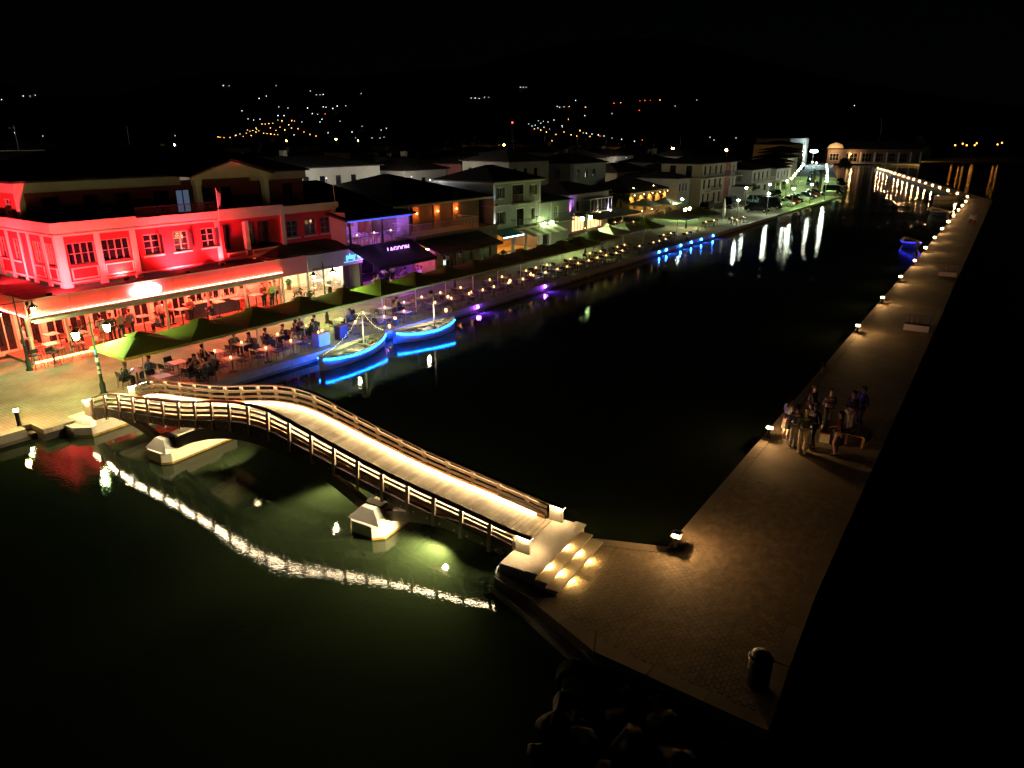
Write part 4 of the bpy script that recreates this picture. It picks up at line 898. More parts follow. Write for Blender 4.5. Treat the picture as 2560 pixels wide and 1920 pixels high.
q = MB(); q.box(-.1,-.06,5.28,7.0,-.02,5.42); q.build("light_strip","strip_bluehaze",lg)
for x_,z_,w_,h_ in ((1.3,4.0,.9,1.3),(5.3,3.7,.9,1.4)): q = MB(); q.box(x_,4.62,z_,x_+w_,4.695,z_+h_); q.build("shutter","dark_and_shaded_red",lg)
for x_ in (2.3,4.3,6.3):
    q = MB(); q.box(x_-.25,4.4,3.38,x_+.25,4.69,5.6); q.build("pilaster","wood_panel",lg); q = MB(); q.ball((x_,4.3,4.95),.055); q.build("sconce","wall_warm",lg); lamp('POINT',"sconce_light",lg,(x_,4.15,4.9),9,(1,.6,.3),.05)
lamp('POINT',"loggia_light",lg,(1.8,2.2,5.1),160,(.55,.18,1),.2); lamp('POINT',"loggia_light",lg,(5.2,2.2,5.1),160,(.55,.18,1),.2)
lamp('POINT',"lounge_light",lg,(1.6,-.6,2.5),260,(.60,.09,1),.2); lamp('POINT',"lounge_light",lg,(5.0,-.8,2.5),260,(.60,.09,1),.2)
q = MB(); q.hexa([(-1.0,-3.9,2.32),(5.6,-3.9,2.32),(6.9,0,3.20),(-.2,0,3.30),(-1.0,-3.9,2.38),(5.6,-3.9,2.38),(6.9,0,3.27),(-.2,0,3.37)]); q.box(-1.0,-3.94,2.12,5.6,-3.90,2.38); q.build("awning","awning_dark",lg)
q = MB(); q.box(-.9,-.0,0,-.3,.1,3.1); q.build("side_post","black_metal",lg)
for x_ in (.3,2.0,3.7,5.4): q = MB(); q.box(x_,4.5,.1,x_+1.2,4.69,2.4); q.build("glazed_door","glass",lg)
ls = quay_thing("lagoon_sign","purple neon sign reading LAGOON above the black awning","sign",42.2,9.55,2.98)
text_mesh("LAGOON",.56,.02,"neon_purple",ls,(0,0,0),(R(80),0,0),space=1.08)
# sofas, tables upstairs
for i,(x_,y_,w_) in enumerate(((.9,3.9,1.5),(4.0,3.9,1.2))):
    s_ = quay_thing("sofa","pale sofa at the %s of the purple lit loggia" % ("left end","centre")[i],"sofa",38.4+x_,11+y_-.2,3.38)
    q = MB(); q.box(-w_/2,-.35,.12,w_/2,.35,.42); q.build("seat","sofa",s_); q = MB(); q.box(-w_/2,.36,.12,w_/2,.5,.95); q.build("backrest","sofa",s_)

# ================================================================ balcony building with orange wall lamps
bb = quay_thing("balcony_building","dark building with long white balcony railing and orange wall lamps","building",45.3,10.0)
block(bb,11.6,12,0,3.5,"render_brown",[(1.0,2.6,.1,2.3),(3.4,5.4,.1,2.3),(6.2,7.8,.1,2.3),(8.6,10.6,.1,2.3)],name="ground_floor_wall",y=.4)
for a0,a1 in ((1.0,2.6),(3.4,5.4),(6.2,7.8),(8.6,10.6)): window(bb,FS(0,.4),(a0,a1,.1,2.3),"glass","wood_panel",(1,0),False,name="shop_door")
block(bb,11.6,9.6,3.5,6.0,"render_brown",name="upper_wall",y=2.6)
for x_ in (2.35,5.2,7.9):
    q = MB(); q.box(x_-.45,2.52,3.62,x_+.45,2.598,5.95); q.build("pilaster","wood_panel",bb); q = MB(); q.ball((x_,2.40,5.15),.06); q.build("wall_lamp","wall_orange",bb); lamp('POINT',"wall_lamp_light",bb,(x_,2.25,5.2),26,(1,.26,.05),.05)
balcony(bb,-.6,8.1,-.05,2.5,3.6,1.0,"trim","render_dim",60)
hip(-1.0,12.2,2.0,16,6.0,2.2,.5).build("roof","roof_tile",bb)
q = MB(); q.box(-1.4,1.5,5.86,12.6,1.58,6.02); q.build("eave_board","trim",bb)
for i in range(3):
    x_ = -.4+i*3.0; q = MB(); q.hexa([(x_,-2.5,2.35),(x_+2.9,-2.5,2.35),(x_+2.9,.35,3.15),(x_,.35,3.15),(x_,-2.5,2.42),(x_+2.9,-2.5,2.42),(x_+2.9,.35,3.22),(x_,.35,3.22)]); q.build("awning","awning_brown",bb)
    q = MB(); q.box(x_,-2.56,2.2,x_+2.9,-2.5,2.36); q.build("valance","awning_brown",bb)
q = MB(); q.box(-.35,-1.9,.1,-.3,.3,2.6); q.box(-.3,.33,.1,.9,.38,2.9); q.build("side_screen","wood_yellow",bb)
q = MB(); q.box(-.1,-.6,2.5,.5,-.4,2.56); q.build("lamp_panel","wall_warm",bb); lamp('POINT',"lamp_panel_light",bb,(.2,-.6,2.3),40,(1,.62,.15),.1)
vs_ = quay_thing("vertical_sign","small upright lit sign on a post beside the lounge","sign",46.2,8.2,0)
q = MB(); q.tube([(.3,0,0),(.3,0,2.6)],.025,6); q.build("post","pole_white",vs_); q = MB(); q.box(-.22,-.05,1.0,.22,.05,1.75); q.build("panel","sign_board",vs_)
q = MB(); q.box(-.12,-.07,1.1,-.06,-.052,1.65); q.box(.05,-.07,1.1,.11,-.052,1.65); q.box(-.06,-.07,1.1,.05,-.052,1.16); q.box(-.02,-.07,1.38,.05,-.052,1.44); q.build("glyph","neon_white",vs_)
# ================================================================ the grey corner house
gh = quay_thing("grey_house","tall grey house with white lit corners, balconies and hipped roof","house",57.8,11.5)
gf = [(.8,1.5,5.75,6.75),(3.2,5.3,5.2,6.9),(6.7,7.4,5.75,6.75),(.75,1.6,3.2,4.4),(4.0,5.3,2.75,4.5),(6.6,7.4,3.2,4.4)]
gl = [(1.2,1.9,5.6,6.6),(3.6,4.3,5.6,6.6),(1.4,2.3,3.1,4.4),(4.6,5.2,3.3,4.2)]
block(gh,8.4,7.2,2.5,7.3,"render_grey",gf,gl,name="upper_wall"); 
for i,op in enumerate(gf): window(gh,FS(),op,"glass","frame_white" if i not in (1,4) else "shutter",(1,0),i not in (1,4),"shutter" if i in (0,2,3) else None,surround="trim")
for op in gl: window(gh,LS(7.2),op,"glass","frame_white",(1,0),True,surround="trim")
block(gh,8.4,7.2,0,2.5,"render_dim",[(.6,3.2,.1,2.2),(3.7,5.6,.1,2.2),(6.0,8.0,.1,2.2)],name="ground_floor_wall")
q = MB(); q.box(.3,1.2,.1,8.2,4.0,.12); q.box(.3,3.6,.1,8.2,3.7,2.4); q.build("shop_interior","wood_yellow",gh)
for x_ in (1.2,2.3,4.4,5.1,6.8,7.5):
    for z_ in (.9,1.35,1.8):
        q = MB(); q.box(x_-.4,3.3,z_,x_+.4,3.58,z_+.04); sh = q.build("shelf","wood_panel",gh)
        q = MB()
        for k in range(6): q.lathe([(.035,0),(.035,.16),(.015,.2),(.015,.27)],(x_-.33+k*.13,3.42,z_+.04),6)
        tag(q.build("bottles",["chair_cream","chair_red","wood_yellow"][int(x_*7)%3],sh),kind="stuff")
lamp('POINT',"shop_light",gh,(1.8,1.8,2.2),200,(1,.55,.18),.15); lamp('POINT',"shop_light",gh,(4.7,1.8,2.2),150,(1,.5,.2),.15); lamp('POINT',"shop_light",gh,(7.0,1.8,2.2),110,(1,.5,.2),.15)
q = MB(); q.ball((2.0,.3,2.1),.07); q.build("pendant_lamp","wall_warm",gh)
for x_ in (-.05,8.15):
    q = MB(); q.box(x_,-.06,2.5,x_+.3,-.003,7.2); q.build("corner_pilaster","frame_white",gh)
q = MB(); q.box(-.1,-.1,5.0,8.5,-.002,5.12); q.box(-.1,-.002,5.0,-.002,7.2,5.12); q.build("string_course","frame_white",gh)
q = MB(); q.box(-.4,-.4,7.14,8.8,7.6,7.3); q.build("eave","frame_white",gh); hip(0,8.4,0,7.2,7.31,1.5,.42).build("roof","roof_tile",gh)
balcony(gh,3.0,6.0,-.9,-.1,5.14,.9,"render_dim"); balcony(gh,2.8,7.0,-.9,-.1,2.66,.9,"black_metal")
floodlight(gh,(.12,-.32,2.6),(.1,-.02,4.2),260,(.9,1,.95),50); floodlight(gh,(8.3,-.32,2.6),(8.3,-.02,4.2),170,(.9,.95,.9),50); floodlight(gh,(.12,-.30,5.2),(.1,-.02,6.6),30,(.3,.6,1),50)
q = MB(); q.hexa([(-.4,-1.5,2.15),(3.1,-1.5,2.15),(3.1,-.1,2.7),(-.4,-.1,2.7),(-.4,-1.5,2.2),(3.1,-1.5,2.2),(3.1,-.1,2.76),(-.4,-.1,2.76)]); q.build("corner_awning","awning_teal",gh)
q = MB(); q.box(-.4,-1.54,2.10,3.1,-1.505,2.17); q.build("light_strip","strip_cyan",gh)
for i in range(8):
    x_ = 3.3+i*.85; q = MB(); q.hexa([(x_,-2.6,1.95),(x_+.85,-2.6,1.95),(x_+.85,-.1,2.75),(x_,-.1,2.75),(x_,-2.6,1.99),(x_+.85,-2.6,1.99),(x_+.85,-.1,2.80),(x_,-.1,2.80)]); q.build("awning_stripe","awning_stripe" if i % 2 else "awning_brown",gh)
# annex
an = quay_thing("grey_annex","low grey annex with corner pilaster right of the tall grey house","house",66.4,11.7)
block(an,6.4,6,0,4.75,"render_grey",[(3.2,4.0,3.0,4.2),(.8,2.0,.1,2.2)]); window(an,FS(),(3.2,4.0,3.0,4.2),"glass","frame_white"); window(an,FS(),(.8,2.0,.1,2.2),"glass","shutter",sill=False,name="door"); hip(0,6.4,0,6,4.76,1.1,.3).build("roof","roof_tile",an)
q = MB(); q.box(2.2,-.06,0,2.5,-.003,4.7); q.build("pilaster","frame_white",an); balcony(an,2.9,6.3,-.8,-.1,2.6,.9)
# lilac lit house with glazed bay
ph = quay_thing("lilac_house","low house lit violet with glazed bay above a brown awning","house",78.2,15.0)
block(ph,10.5,8,0,4.7,"render_lilac",[(.7,1.3,2.7,4.0),(1.9,2.8,2.6,3.9),(1.0,4.2,.1,2.1),(5.0,9.0,.1,2.1)])
window(ph,FS(),(.7,1.3,2.7,4.0),"glass","frame_white"); window(ph,FS(),(1.9,2.8,2.6,3.9),"glass","frame_white",(0,0),surround="frame_white")
for a0,a1 in ((1.0,4.2),(5.0,9.0)): window(ph,FS(),(a0,a1,.1,2.1),"window_warm","wood_panel",(3,0),False,name="shop_window")
q = MB(); q.box(3.4,-1.2,2.3,9.4,0,2.5); q.box(3.4,-1.2,3.95,9.4,0,4.1); bay = q.build("bay","frame_white",ph)
for k in range(7): q = MB(); x_ = 3.45+k*.97; q.box(x_,-1.18,2.5,x_+.1,-1.08,3.95); q.build("bay_post","frame_white",bay)
for k in range(6): q = MB(); x_ = 3.55+k*.97; q.box(x_,-1.14,2.5,x_+.87,-1.12,3.95); q.build("bay_pane","glass",bay)
hip(0,10.5,0,8,4.71,1.3,.3).build("roof","roof_tile",ph)
floodlight(ph,(.3,-.7,2.35),(.4,0,3.6),300,(.62,.22,1),90,"neon_purple"); floodlight(ph,(5.2,-1.7,2.3),(5.2,-1.15,2.9),90,(1,.85,.6),110,"wall_warm"); floodlight(ph,(8.2,-1.7,2.3),(8.4,-1.15,2.9),260,(.8,.65,1),120,"lamp_far_glow")
q = MB(); q.hexa([(-.2,-4.6,2.0),(12.4,-4.6,2.0),(12.4,-.05,2.35),(-.2,-.05,2.35),(-.2,-4.6,2.05),(12.4,-4.6,2.05),(12.4,-.05,2.4),(-.2,-.05,2.4)]); q.build("terrace_awning","awning_stripe",ph)
for x_ in (-.1,6,12.3): q = MB(); q.box(x_-.05,-4.55,0,x_+.05,-4.45,2.0); q.build("terrace_post","pole_white",ph)
for x_ in (1.5,6.5,10.5): lamp('POINT',"terrace_light",ph,(x_,-2.2,1.85),16,(1,.42,.15),.1)
# ochre house with floodlit roof edge
oh = quay_thing("ochre_house","low ochre house with floodlights along its tiled roof edge","house",103.5,19.0)
of_ = [(1.5,2.5,.8,2.4),(5.2,6.3,.2,2.6),(8.4,9.4,.8,2.4),(11.4,12.4,.8,2.4)]
block(oh,14,9,0,3.3,"render_ochre",of_)
for op in of_: window(oh,FS(),op,"glass","wood_panel",(1,0),True)
hip(0,14,0,9,3.31,1.9,.35).build("roof","roof_tile",oh); q = MB(); q.box(-.1,-.08,3.1,14.1,-.003,3.3); q.build("cornice","frame_white",oh)
for i,x_ in enumerate((.6,4.0,7.2,10.2,13.2)):
    floodlight(oh,(x_,-.55,3.1),(x_,0,1.0),230,(1,.62,.22),130,"wall_warm",name="eave_light")
for x_ in (2.8,10.4): floodlight(oh,(x_,.9,3.9),(x_,-1,4.2),20,(1,.6,.25),120,"wall_warm",name="roof_light")
for x_ in (3.8,7.4): floodlight(oh,(x_,-.5,.25),(x_,0,2.4),25,(1,.7,.3),90,"wall_warm",name="ground_light")
# lime lit wall
lw = quay_thing("lime_lit_house","narrow pale house whose wall glows lime green, right of the ochre house","house",118.5,17.5)
block(lw,5.5,8,0,4.8,"render_white",[(.8,1.4,2.7,4.0),(2.2,2.8,2.7,4.0),(3.6,4.2,2.7,4.0)])
for a in (.8,2.2,3.6): window(lw,FS(),(a,a+.6,2.7,4.0),"glass","shutter")
hip(0,5.5,0,8,4.81,1.0,.3).build("roof","roof_tile",lw)
# cream three-storey house
ch = quay_thing("cream_house","cream three storey house with long balconies and a red brown end bay","house",124.0,15.5)
cf = [(a,a+.9,b,c) for a in (1.2,3.6,6.6,9.2) for b,c in ((5.15,6.7),(2.8,4.4),(.2,2.0))]; cl = [(1.6,2.7,5.0,6.8),(4.6,5.7,5.0,6.8),(4.0,5.0,2.9,4.2)]
block(ch,12,7.5,0,7.05,"render_cream",cf,cl)
for op in cf: window(ch,FS(),op,"glass","shutter",(1,0),False)
for op in cl: window(ch,LS(7.5),op,"glass","shutter",(1,0),False)
block(ch,2.6,7.5,0,7.05,"render_pink",name="end_bay",x=12.0,y=-.05); block(ch,4.6,7,0,7.0,"render_white",[(.8,1.6,4.9,6.6),(2.6,3.4,4.9,6.6),(.8,1.6,2.6,4.2),(2.6,3.4,2.6,4.2)],name="corner_wall",x=14.6,y=.3)
for op in [(.8,1.6,4.9,6.6),(2.6,3.4,4.9,6.6),(.8,1.6,2.6,4.2),(2.6,3.4,2.6,4.2)]: window(ch,FS(14.6,.3),op,"glass","frame_white",(1,1),False)
balcony(ch,-.3,12,-1.1,-.01,4.75,.9); balcony(ch,2.6,8.0,-1.0,-.01,2.5,.9); balcony(ch,14.6,19.2,-1.0,.28,4.6,.9)
q = MB(); q.box(-1.1,0,4.60,-.01,7.5,4.75); q.build("side_balcony","trim",ch); hip(0,19.2,0,7.5,7.06,1.5,.4).build("roof","roof_tile",ch)
# kiosk and white houses farther on
ki = quay_thing("kiosk","white roller shutter kiosk with orange sign band","kiosk",141.0,13.2)
block(ki,5.2,3,0,2.5,"render_white"); q = MB(); q.box(.3,-.05,.05,3.9,-.004,1.75); q.build("roller_shutter","frame_white",ki); q = MB(); q.box(-.1,-.1,1.95,4.2,-.003,2.45); q.build("sign_band","wood_yellow",ki)
q = MB(); q.box(-.2,-.3,2.5,5.4,3.2,2.6); q.build("roof","roof_flat",ki)
w2 = quay_thing("white_house","white two storey house with long balcony above the parked cars","house",150.0,14.8)
w2f = [(a,a+1.0,3.0,4.7) for a in (1.5,4.4,7.0,10.2)] + [(a,a+1.6,.2,2.0) for a in (1.5,5.0,9.0)]
block(w2,13,8,0,5.2,"render_white",w2f,[(2.0,3.0,3.0,4.6),(5.0,6.0,3.0,4.6)])
for op in w2f: window(w2,FS(),op,"glass","shutter",(1,0),False)
for op in ((2.0,3.0,3.0,4.6),(5.0,6.0,3.0,4.6)): window(w2,LS(8),op,"curtain","shutter",(1,0),False)
balcony(w2,-.2,13.2,-1.1,-.01,2.7,.9,"trim"); hip(0,13,0,8,5.21,1.3,.4).build("roof","roof_tile",w2)
w3 = quay_thing("white_arcade_house","white house with glazed arcade next to the lamp lined avenue","house",164.5,14.0)
w3f = [(a,a+1.2,2.9,4.5) for a in (1.0,3.4,6.0,8.4)]+[(.8,4.0,.2,2.1),(5.0,9.0,.2,2.1)]
block(w3,10.5,9,0,5.0,"render_white",w3f)
for i,op in enumerate(w3f): window(w3,FS(),op,"window_glow" if i == 1 else "glass","frame_white",(2,1) if i > 3 else (1,0),False)
hip(0,10.5,0,9,5.01,1.3,.4).build("roof","roof_tile",w3); balcony(w3,-.2,5,-1,-.01,2.6,.9,"trim")
for i,(u,v,w_,d_,h_,mt) in enumerate(((177,16.5,9,9,5.2,"render_cream"),(188,19,9,9,5.6,"render_pink"),(200,22,10,9,5.0,"render_dim"),(214,25,11,10,6.0,"render_white"),(230,28,12,10,7.0,"render_dim"),(247,33,14,10,7.5,"render_grey"),(270,40,20,12,9.0,"render_grey"))):
    e = quay_thing("house","pale hip roofed house, %s in the row along the lamp lined avenue" % nth(i+1),"house",u,v,0,0,"houses along the lamp lined avenue")
    ops = [(a,a+.9,z,z+1.4) for a in [1+k*2.2 for k in range(int((w_-1.5)/2.2))] for z in (.8,3.2)]
    block(e,w_,d_,0,h_,mt,ops)
    for op in ops: window(e,FS(),op,"glass","shutter",(1,0),False)
    hip(0,w_,0,d_,h_+.01,1.3,.35).build("roof","roof_tile",e)

# ================================================================ old town behind: roofs, walls, windows
rnd = random.Random(21)
TOWN = "old town houses behind the waterfront"
def town_house(u, v, w_, d_, h_, mt, rh_, label, rot=0.0, lit=None, gable=False):
    e = quay_thing("town_house", label, "house", u, v, 0, rot, TOWN)
    ops = [(a,a+.8,z,z+1.25) for a in [.9+k*2.3 for k in range(max(1,int((w_-1.2)/2.3)))] for z in ((h_-2.1,) if h_ < 4.2 else (h_-2.1,h_-4.6))]
    opl = [(a,a+.8,h_-2.1,h_-.85) for a in [1.2+k*2.8 for k in range(max(1,int((d_-1.5)/2.8)))]]
    block(e,w_,d_,0,h_,mt,ops,opl)
    for k,op in enumerate(ops): window(e,FS(),op,"window_warm" if lit == k else "glass","shutter",(0,0),False)
    for op in opl: window(e,LS(d_),op,"glass","shutter",(0,0),False)
    hip(0,w_,0,d_,h_+.01,rh_,.4).build("roof","roof_tile",e)
    if rnd.random() < .5:
        x_ = w_*rnd.uniform(.3,.7); y_ = d_*rnd.uniform(.4,.6); q = MB(); q.box(x_-.3,y_-.3,h_+.2,x_+.3,y_+.3,h_+rh_+.6); q.build("chimney","render_dim",e)
    if rnd.random() < .35:
        x_ = w_*.5; y_ = d_*.5; q = MB(); q.tube([(x_,y_,h_),(x_,y_,h_+rh_+2.2)],.03,5); q.tube([(x_-.5,y_,h_+rh_+2.0),(x_+.5,y_,h_+rh_+2.0)],.015,4); q.build("aerial","grey_metal",e)
    return e
mats_ = ["render_white","render_cream","render_dim","render_grey","render_dim","render_pink"]
special = [(40,33,24,9,8.3,"render_white",1.2,"long white house with many shuttered windows behind the lounge"),(66,31,8,8,7.6,"render_white",1.6,"pale house showing behind the grey corner house's roof"),
           (23,40,14,9,9.3,"render_white",1.0,"pale blocky house rising behind the red building's roof"),(30,62,14,10,10,"render_cream",1.1,"broad cream wall behind the red building's pediment"),(44,56,9,8,9.4,"render_cream",1.2,"small cream house in the dark roofs behind the red building")]
for s_ in special: town_house(*s_)
k = 0
for row,(v,du) in enumerate(((27,13),(41,13.5),(56,14),(73,15.5),(92,17),(114,19),(140,23),(172,27),(210,33))):
    u = -6+row*9+rnd.uniform(0,6)
    while u < 150+row*28:
        w_, d_ = rnd.uniform(8,12.5), rnd.uniform(7,10); h_ = rnd.choice((5.6,6.2,6.8,7.2,7.6,8.2))
        ok = all(not (u < a[0]+a[2]+1.2 and u+w_+1.2 > a[0] and v < a[1]+a[3]+1.2 and v+d_+1.2 > a[1]) for a in special)
        if row == 0 and not (30 < u < 175): ok = ok and u > 40
        if row == 0 and u < 56: ok = False
        if ok:
            k += 1
            r_ = rnd.random()
            town_house(u, v+rnd.uniform(-2,2), w_, d_, h_, mats_[rnd.randrange(6)], rnd.uniform(1.1,1.9), "dark hip roofed house in the unlit old town behind the waterfront", rnd.uniform(-.12,.12), 0 if r_ > .93 else None)
        u += du*rnd.uniform(.95,1.5)
# sodium and white town lamps with their glow on neighbouring walls
def town_lamp(px, py, Y, mt, e_, col, label, r_=.22, h0=None):
    d_ = ray(px,py); t = Y/d_.y; p = Vector((0,0,11.5))+d_*t
    e = thing("street_lamp", label, "street lamp", (p.x,p.y,0), 0, "street lamps in the old town")
    q = MB(); q.ball((0,0,p.z), r_, 7, 4); hd = q.build("lamp_head", mt, e)
    q = MB(); q.tube([(0.3,0,0),(0.3,0,p.z+.1),(0,0,p.z+.25)], .06, 5); q.build("post", "black_metal", e)
    if e_: lamp('POINT',"street_light",hd,(0,-.4,p.z-.3),e_,col,.2)
for i,(px,py,Y,mt,e_,col,lab,r_) in enumerate([
    (1682,372,230,"sodium",500,(1,.45,.1),"left of two big orange street lamps above the cream house",.42),(1816,375,250,"sodium",400,(1,.45,.1),"right of two big orange street lamps above the cream house",.42),
    (1240,368,300,"sodium",1400,(1,.45,.1),"orange street lamp cluster left of the red topped mast",.4),(1260,362,305,"sodium",0,None,"orange street lamp close right of the lamp cluster by the mast",.35),(1600,374,240,"hill_red",0,None,"dim red lamp between the old town roofs and big orange lamps",.35),
    (840,348,420,"sodium",1600,(1,.6,.2),"yellow street lamp lighting a pale building under the hillside village",.4),(716,352,380,"sodium",1300,(1,.45,.1),"orange street lamp on a small gabled house in the far old town",.3),(895,352,400,"sodium",900,(1,.5,.15),"orange street lamp at the far right of the village foot",.3),
    (300,402,120,"lamp_far_glow",140,(1,.95,.8),"white lamp on a pale wall behind the red building's roof",.12),(436,362,190,"lamp_far_glow",200,(.9,.95,1),"bluish white lamp behind the red building's roof",.16),
    (1075,450,75,"hill_white",60,(.9,.95,1),"small white wall lamp on a gable left of the grey house",.07),(340,378,150,"sodium",200,(1,.5,.1),"orange lamp on a distant roof terrace above the red building",.12)]):
    town_lamp(px,py,Y,mt,e_,col,lab,r_)
for i,(u,v,z,e_,col) in enumerate(((28,33,8.2,1300,(1,.9,.72)),(34,54,8.5,1500,(1,.9,.7)),(50,26.5,7.6,1000,(1,.95,.8)),(63,27,7.2,600,(1,.9,.75)),(80,36,7.5,700,(1,.9,.75)),(110,36,7.5,800,(1,.88,.7)),(140,38,7.5,800,(1,.9,.75)))):
    e = quay_thing("street_lamp","small wall lantern in the lanes, %s behind the waterfront from the red building" % nth(i+1),"street lamp",u,v,0,0,"lane lanterns in the old town")
    q = MB(); q.tube([(0,0,0),(0,0,z)],.05,5); q.build("post","black_metal",e); q = MB(); q.ball((0,0,z),.06); hd = q.build("lamp_head","hill_white",e); lamp('POINT',"street_light",hd,(0,0,z+.3),e_,col,.1)
# red topped mast
p = Vector((0,0,11.5))+ray(1281,309)*(420/ray(1281,309).y); e = thing("mast","tall mast with red beacon above the dark roofs","mast",(p.x,p.y,0))
q = MB(); q.taper(0,0,0,p.z,.9,.9,.5,.5); q.build("tower","render_dim",e); q = MB(); q.ball((0,0,p.z+.5),.45); q.build("beacon","beacon_red",e)

# ================================================================ far end of the basin
cv = thing("pavilion","long low pavilion with arched gable and lit porch at the basin head","building",G(2066,408),R(-14))
block(cv,40,12,0,6.2,"render_brown",[(1.0,5.0,1.2,4.4),(8,13,.8,4.6),(15,19,.8,4.6),(21,24,.8,4.6),(26,29,.8,4.6),(31,34,.8,4.6)])
for op in [(1.0,5.0,1.2,4.4),(8,13,.8,4.6),(15,19,.8,4.6),(21,24,.8,4.6),(26,29,.8,4.6),(31,34,.8,4.6)]: window(cv,FS(),op,"glass","frame_white",(2,1),False)
q = MB(); q.slab([(-.5,6.2),(6.5,6.2),(6.5,6.8),(5.6,8.4),(3,9.2),(.4,8.4),(-.5,6.8)],'y',-.4,.4); q.build("arched_gable","render_cream",cv)
hip(0,40,0,12,6.21,3.4,1.0).build("roof","roof_tile",cv); q = MB(); q.box(9,-2,0,40,-.05,.4); q.build("porch_floor","concrete",cv)
for x_ in (9,14,20,25,30,35,39): q = MB(); q.box(x_-.25,-1.9,.4,x_+.25,-1.4,5.0); q.build("porch_column","render_white",cv)
lamp('POINT',"porch_light",cv,(2.5,-3,5),1600,(1,.62,.28),.3); lamp('POINT',"porch_light",cv,(10.5,-3,4),900,(1,.55,.2),.3)
wh = thing("white_hall","white floodlit hall front at the head of the basin","building",G(2183,402),R(-14))
block(wh,22,12,0,6.8,"render_white",[(2.5,4.0,.6,5.4),(7,8.2,.6,5.4)]); 
for op in [(2.5,4.0,.6,5.4),(7,8.2,.6,5.4)]: window(wh,FS(),op,"glass","frame_white",(1,2),False)
hip(0,22,0,12,6.81,2,.5).build("roof","roof_tile",wh)
for i,(px,py,D,lab) in enumerate(((2034,378,330,"tall floodlight with cyan white glare at the avenue's end"),(2195,375,392,"left floodlight glaring on the white hall"),(2231,374,392,"right floodlight glaring on the white hall"))):
    d_ = ray(px,py); p = Vector((0,0,11.5))+d_*(D/d_.y); e = thing("floodlight_mast",lab,"floodlight",(p.x,p.y,0),0,"floodlight masts at the basin head")
    q = MB(); q.tube([(0,0,0),(0,0,p.z)],.12,6); q.build("pole","grey_metal",e); q = MB(); q.box(-1.5,-.35,p.z-.6,1.5,.05,p.z+.6); q.build("lamp_head","black_metal",e); q = MB(); q.box(-1.4,-.40,p.z-.5,1.4,-.352,p.z+.5); q.build("lens","flood_far_glow",e)
    lamp('POINT',"floodlight_glow",e,(0,-4.0,p.z-.8),(2600,5200,5200)[i],(.75,1,1),.5)
tm = thing("slim_mast","slim tall mast rising between the two hall floodlights","mast",G(2190,404)); q = MB(); q.tube([(0,0,0),(0,0,17),(-1.2,0,20.5)],[.16,.1,.05],6); q.build("pole","pole_white",tm)
bs = [quay_thing("block_house","flat grey block behind the avenue's end floodlight","building",318,52)]
block(bs[0],30,14,0,11,"render_dim",[(2+4*k,3.4+4*k,z,z+1.5) for k in range(6) for z in (2,5,8)])
for k in range(6):
    for z in (2,5,8): window(bs[0],FS(),(2+4*k,3.4+4*k,z,z+1.5),"glass","shutter",(0,0),False)
# orange causeway lamps at the right
for i,(px,py) in enumerate(((2388,363),(2407,359),(2417,363),(2437,363),(2442,358),(2494,361),(2505,357),(2290,369))):
    d_ = ray(px,py); D = 430 if i < 7 else 375; p = Vector((0,0,11.5))+d_*(D/d_.y)
    e = thing("street_lamp","orange street lamp, %s of those on the dark shore at right" % nth(i+1),"street lamp",(p.x,p.y,0),0,"orange lamps on the dark right shore")
    q = MB(); q.ball((0,0,p.z),.38,7,4); q.build("lamp_head","sodium_dim",e)
    if i == 7: lamp('POINT',"street_light",e,(1.0,-3,p.z),5200,(1,.55,.12),.3)
    q = MB(); q.tube([(.4,0,0),(.4,0,p.z),(0,0,p.z+.4)],.08,5); q.build("post","black_metal",e)

# ================================================================ avenue and parking lamps
AV = [(1846,501,3.0),(1866,470,3.4),(1922,484,3.2),(1925,461,3.4),(1968,452.5,3.6),(1979,445.6,3.6),(1985,439,3.6),(1989,434,3.6),(1995.7,427,3.8),(2000,421.5,3.8),(2004.6,416.5,3.8),(2009,411,3.8),(1984,471.5,3.2),(2030,461,3.4),(2067,452.5,3.6),(2068,445,3.6),(2068,438,3.6),(2068,430,3.8),(2068,424,3.8),(2067,417.7,3.8),(2066.6,412,3.8),(2031,405,5),(2041,407,5),(1705,498,2.9)]
for i,(px,py,z) in enumerate(AV):
    p = G(px,py,z); left = 4 <= i <= 11
    lab = ("avenue lamp, %s along the left row toward the basin head" % nth(i-3)) if left else ("avenue lamp, %s along the right row toward the basin head" % nth(i-13) if 14 <= i <= 20 else ["white street lamp over the large dark car","street lamp above the yellow green bush by the white house","street lamp beside the parked black cars near the kerb","street lamp before the white two storey house"][i] if i < 4 else {12:"street lamp at the avenue's near left corner",13:"street lamp by the palm trunks at the quay bend",21:"left of two lamps closing the avenue",22:"right of two lamps closing the avenue",23:"white street lamp on the wall corner of the cream house"}[i])
    e = thing("street_lamp", lab, "street lamp", (p.x,p.y,0), 0, "white street lamps of the avenue and car park")
    q = MB(); q.lathe([(.10,0),(.06,.5),(.045,z+.1)], n=7); q.build("post","grey_metal",e)
    q = MB(); q.lathe([(.05,z-.12),(.19,z-.05),(.21,z),(.13,z+.10),(.03,z+.13)], n=9); hd = q.build("lamp_head","lamp_far_glow",e)
    lamp('SPOT',"street_light",hd,(0,0,z-.25),420 if i < 4 else 900 if i < 14 else 900,(.80,1,.58) if i < 4 else (.50,1,.18),.25,(0,0,0),150,.4)
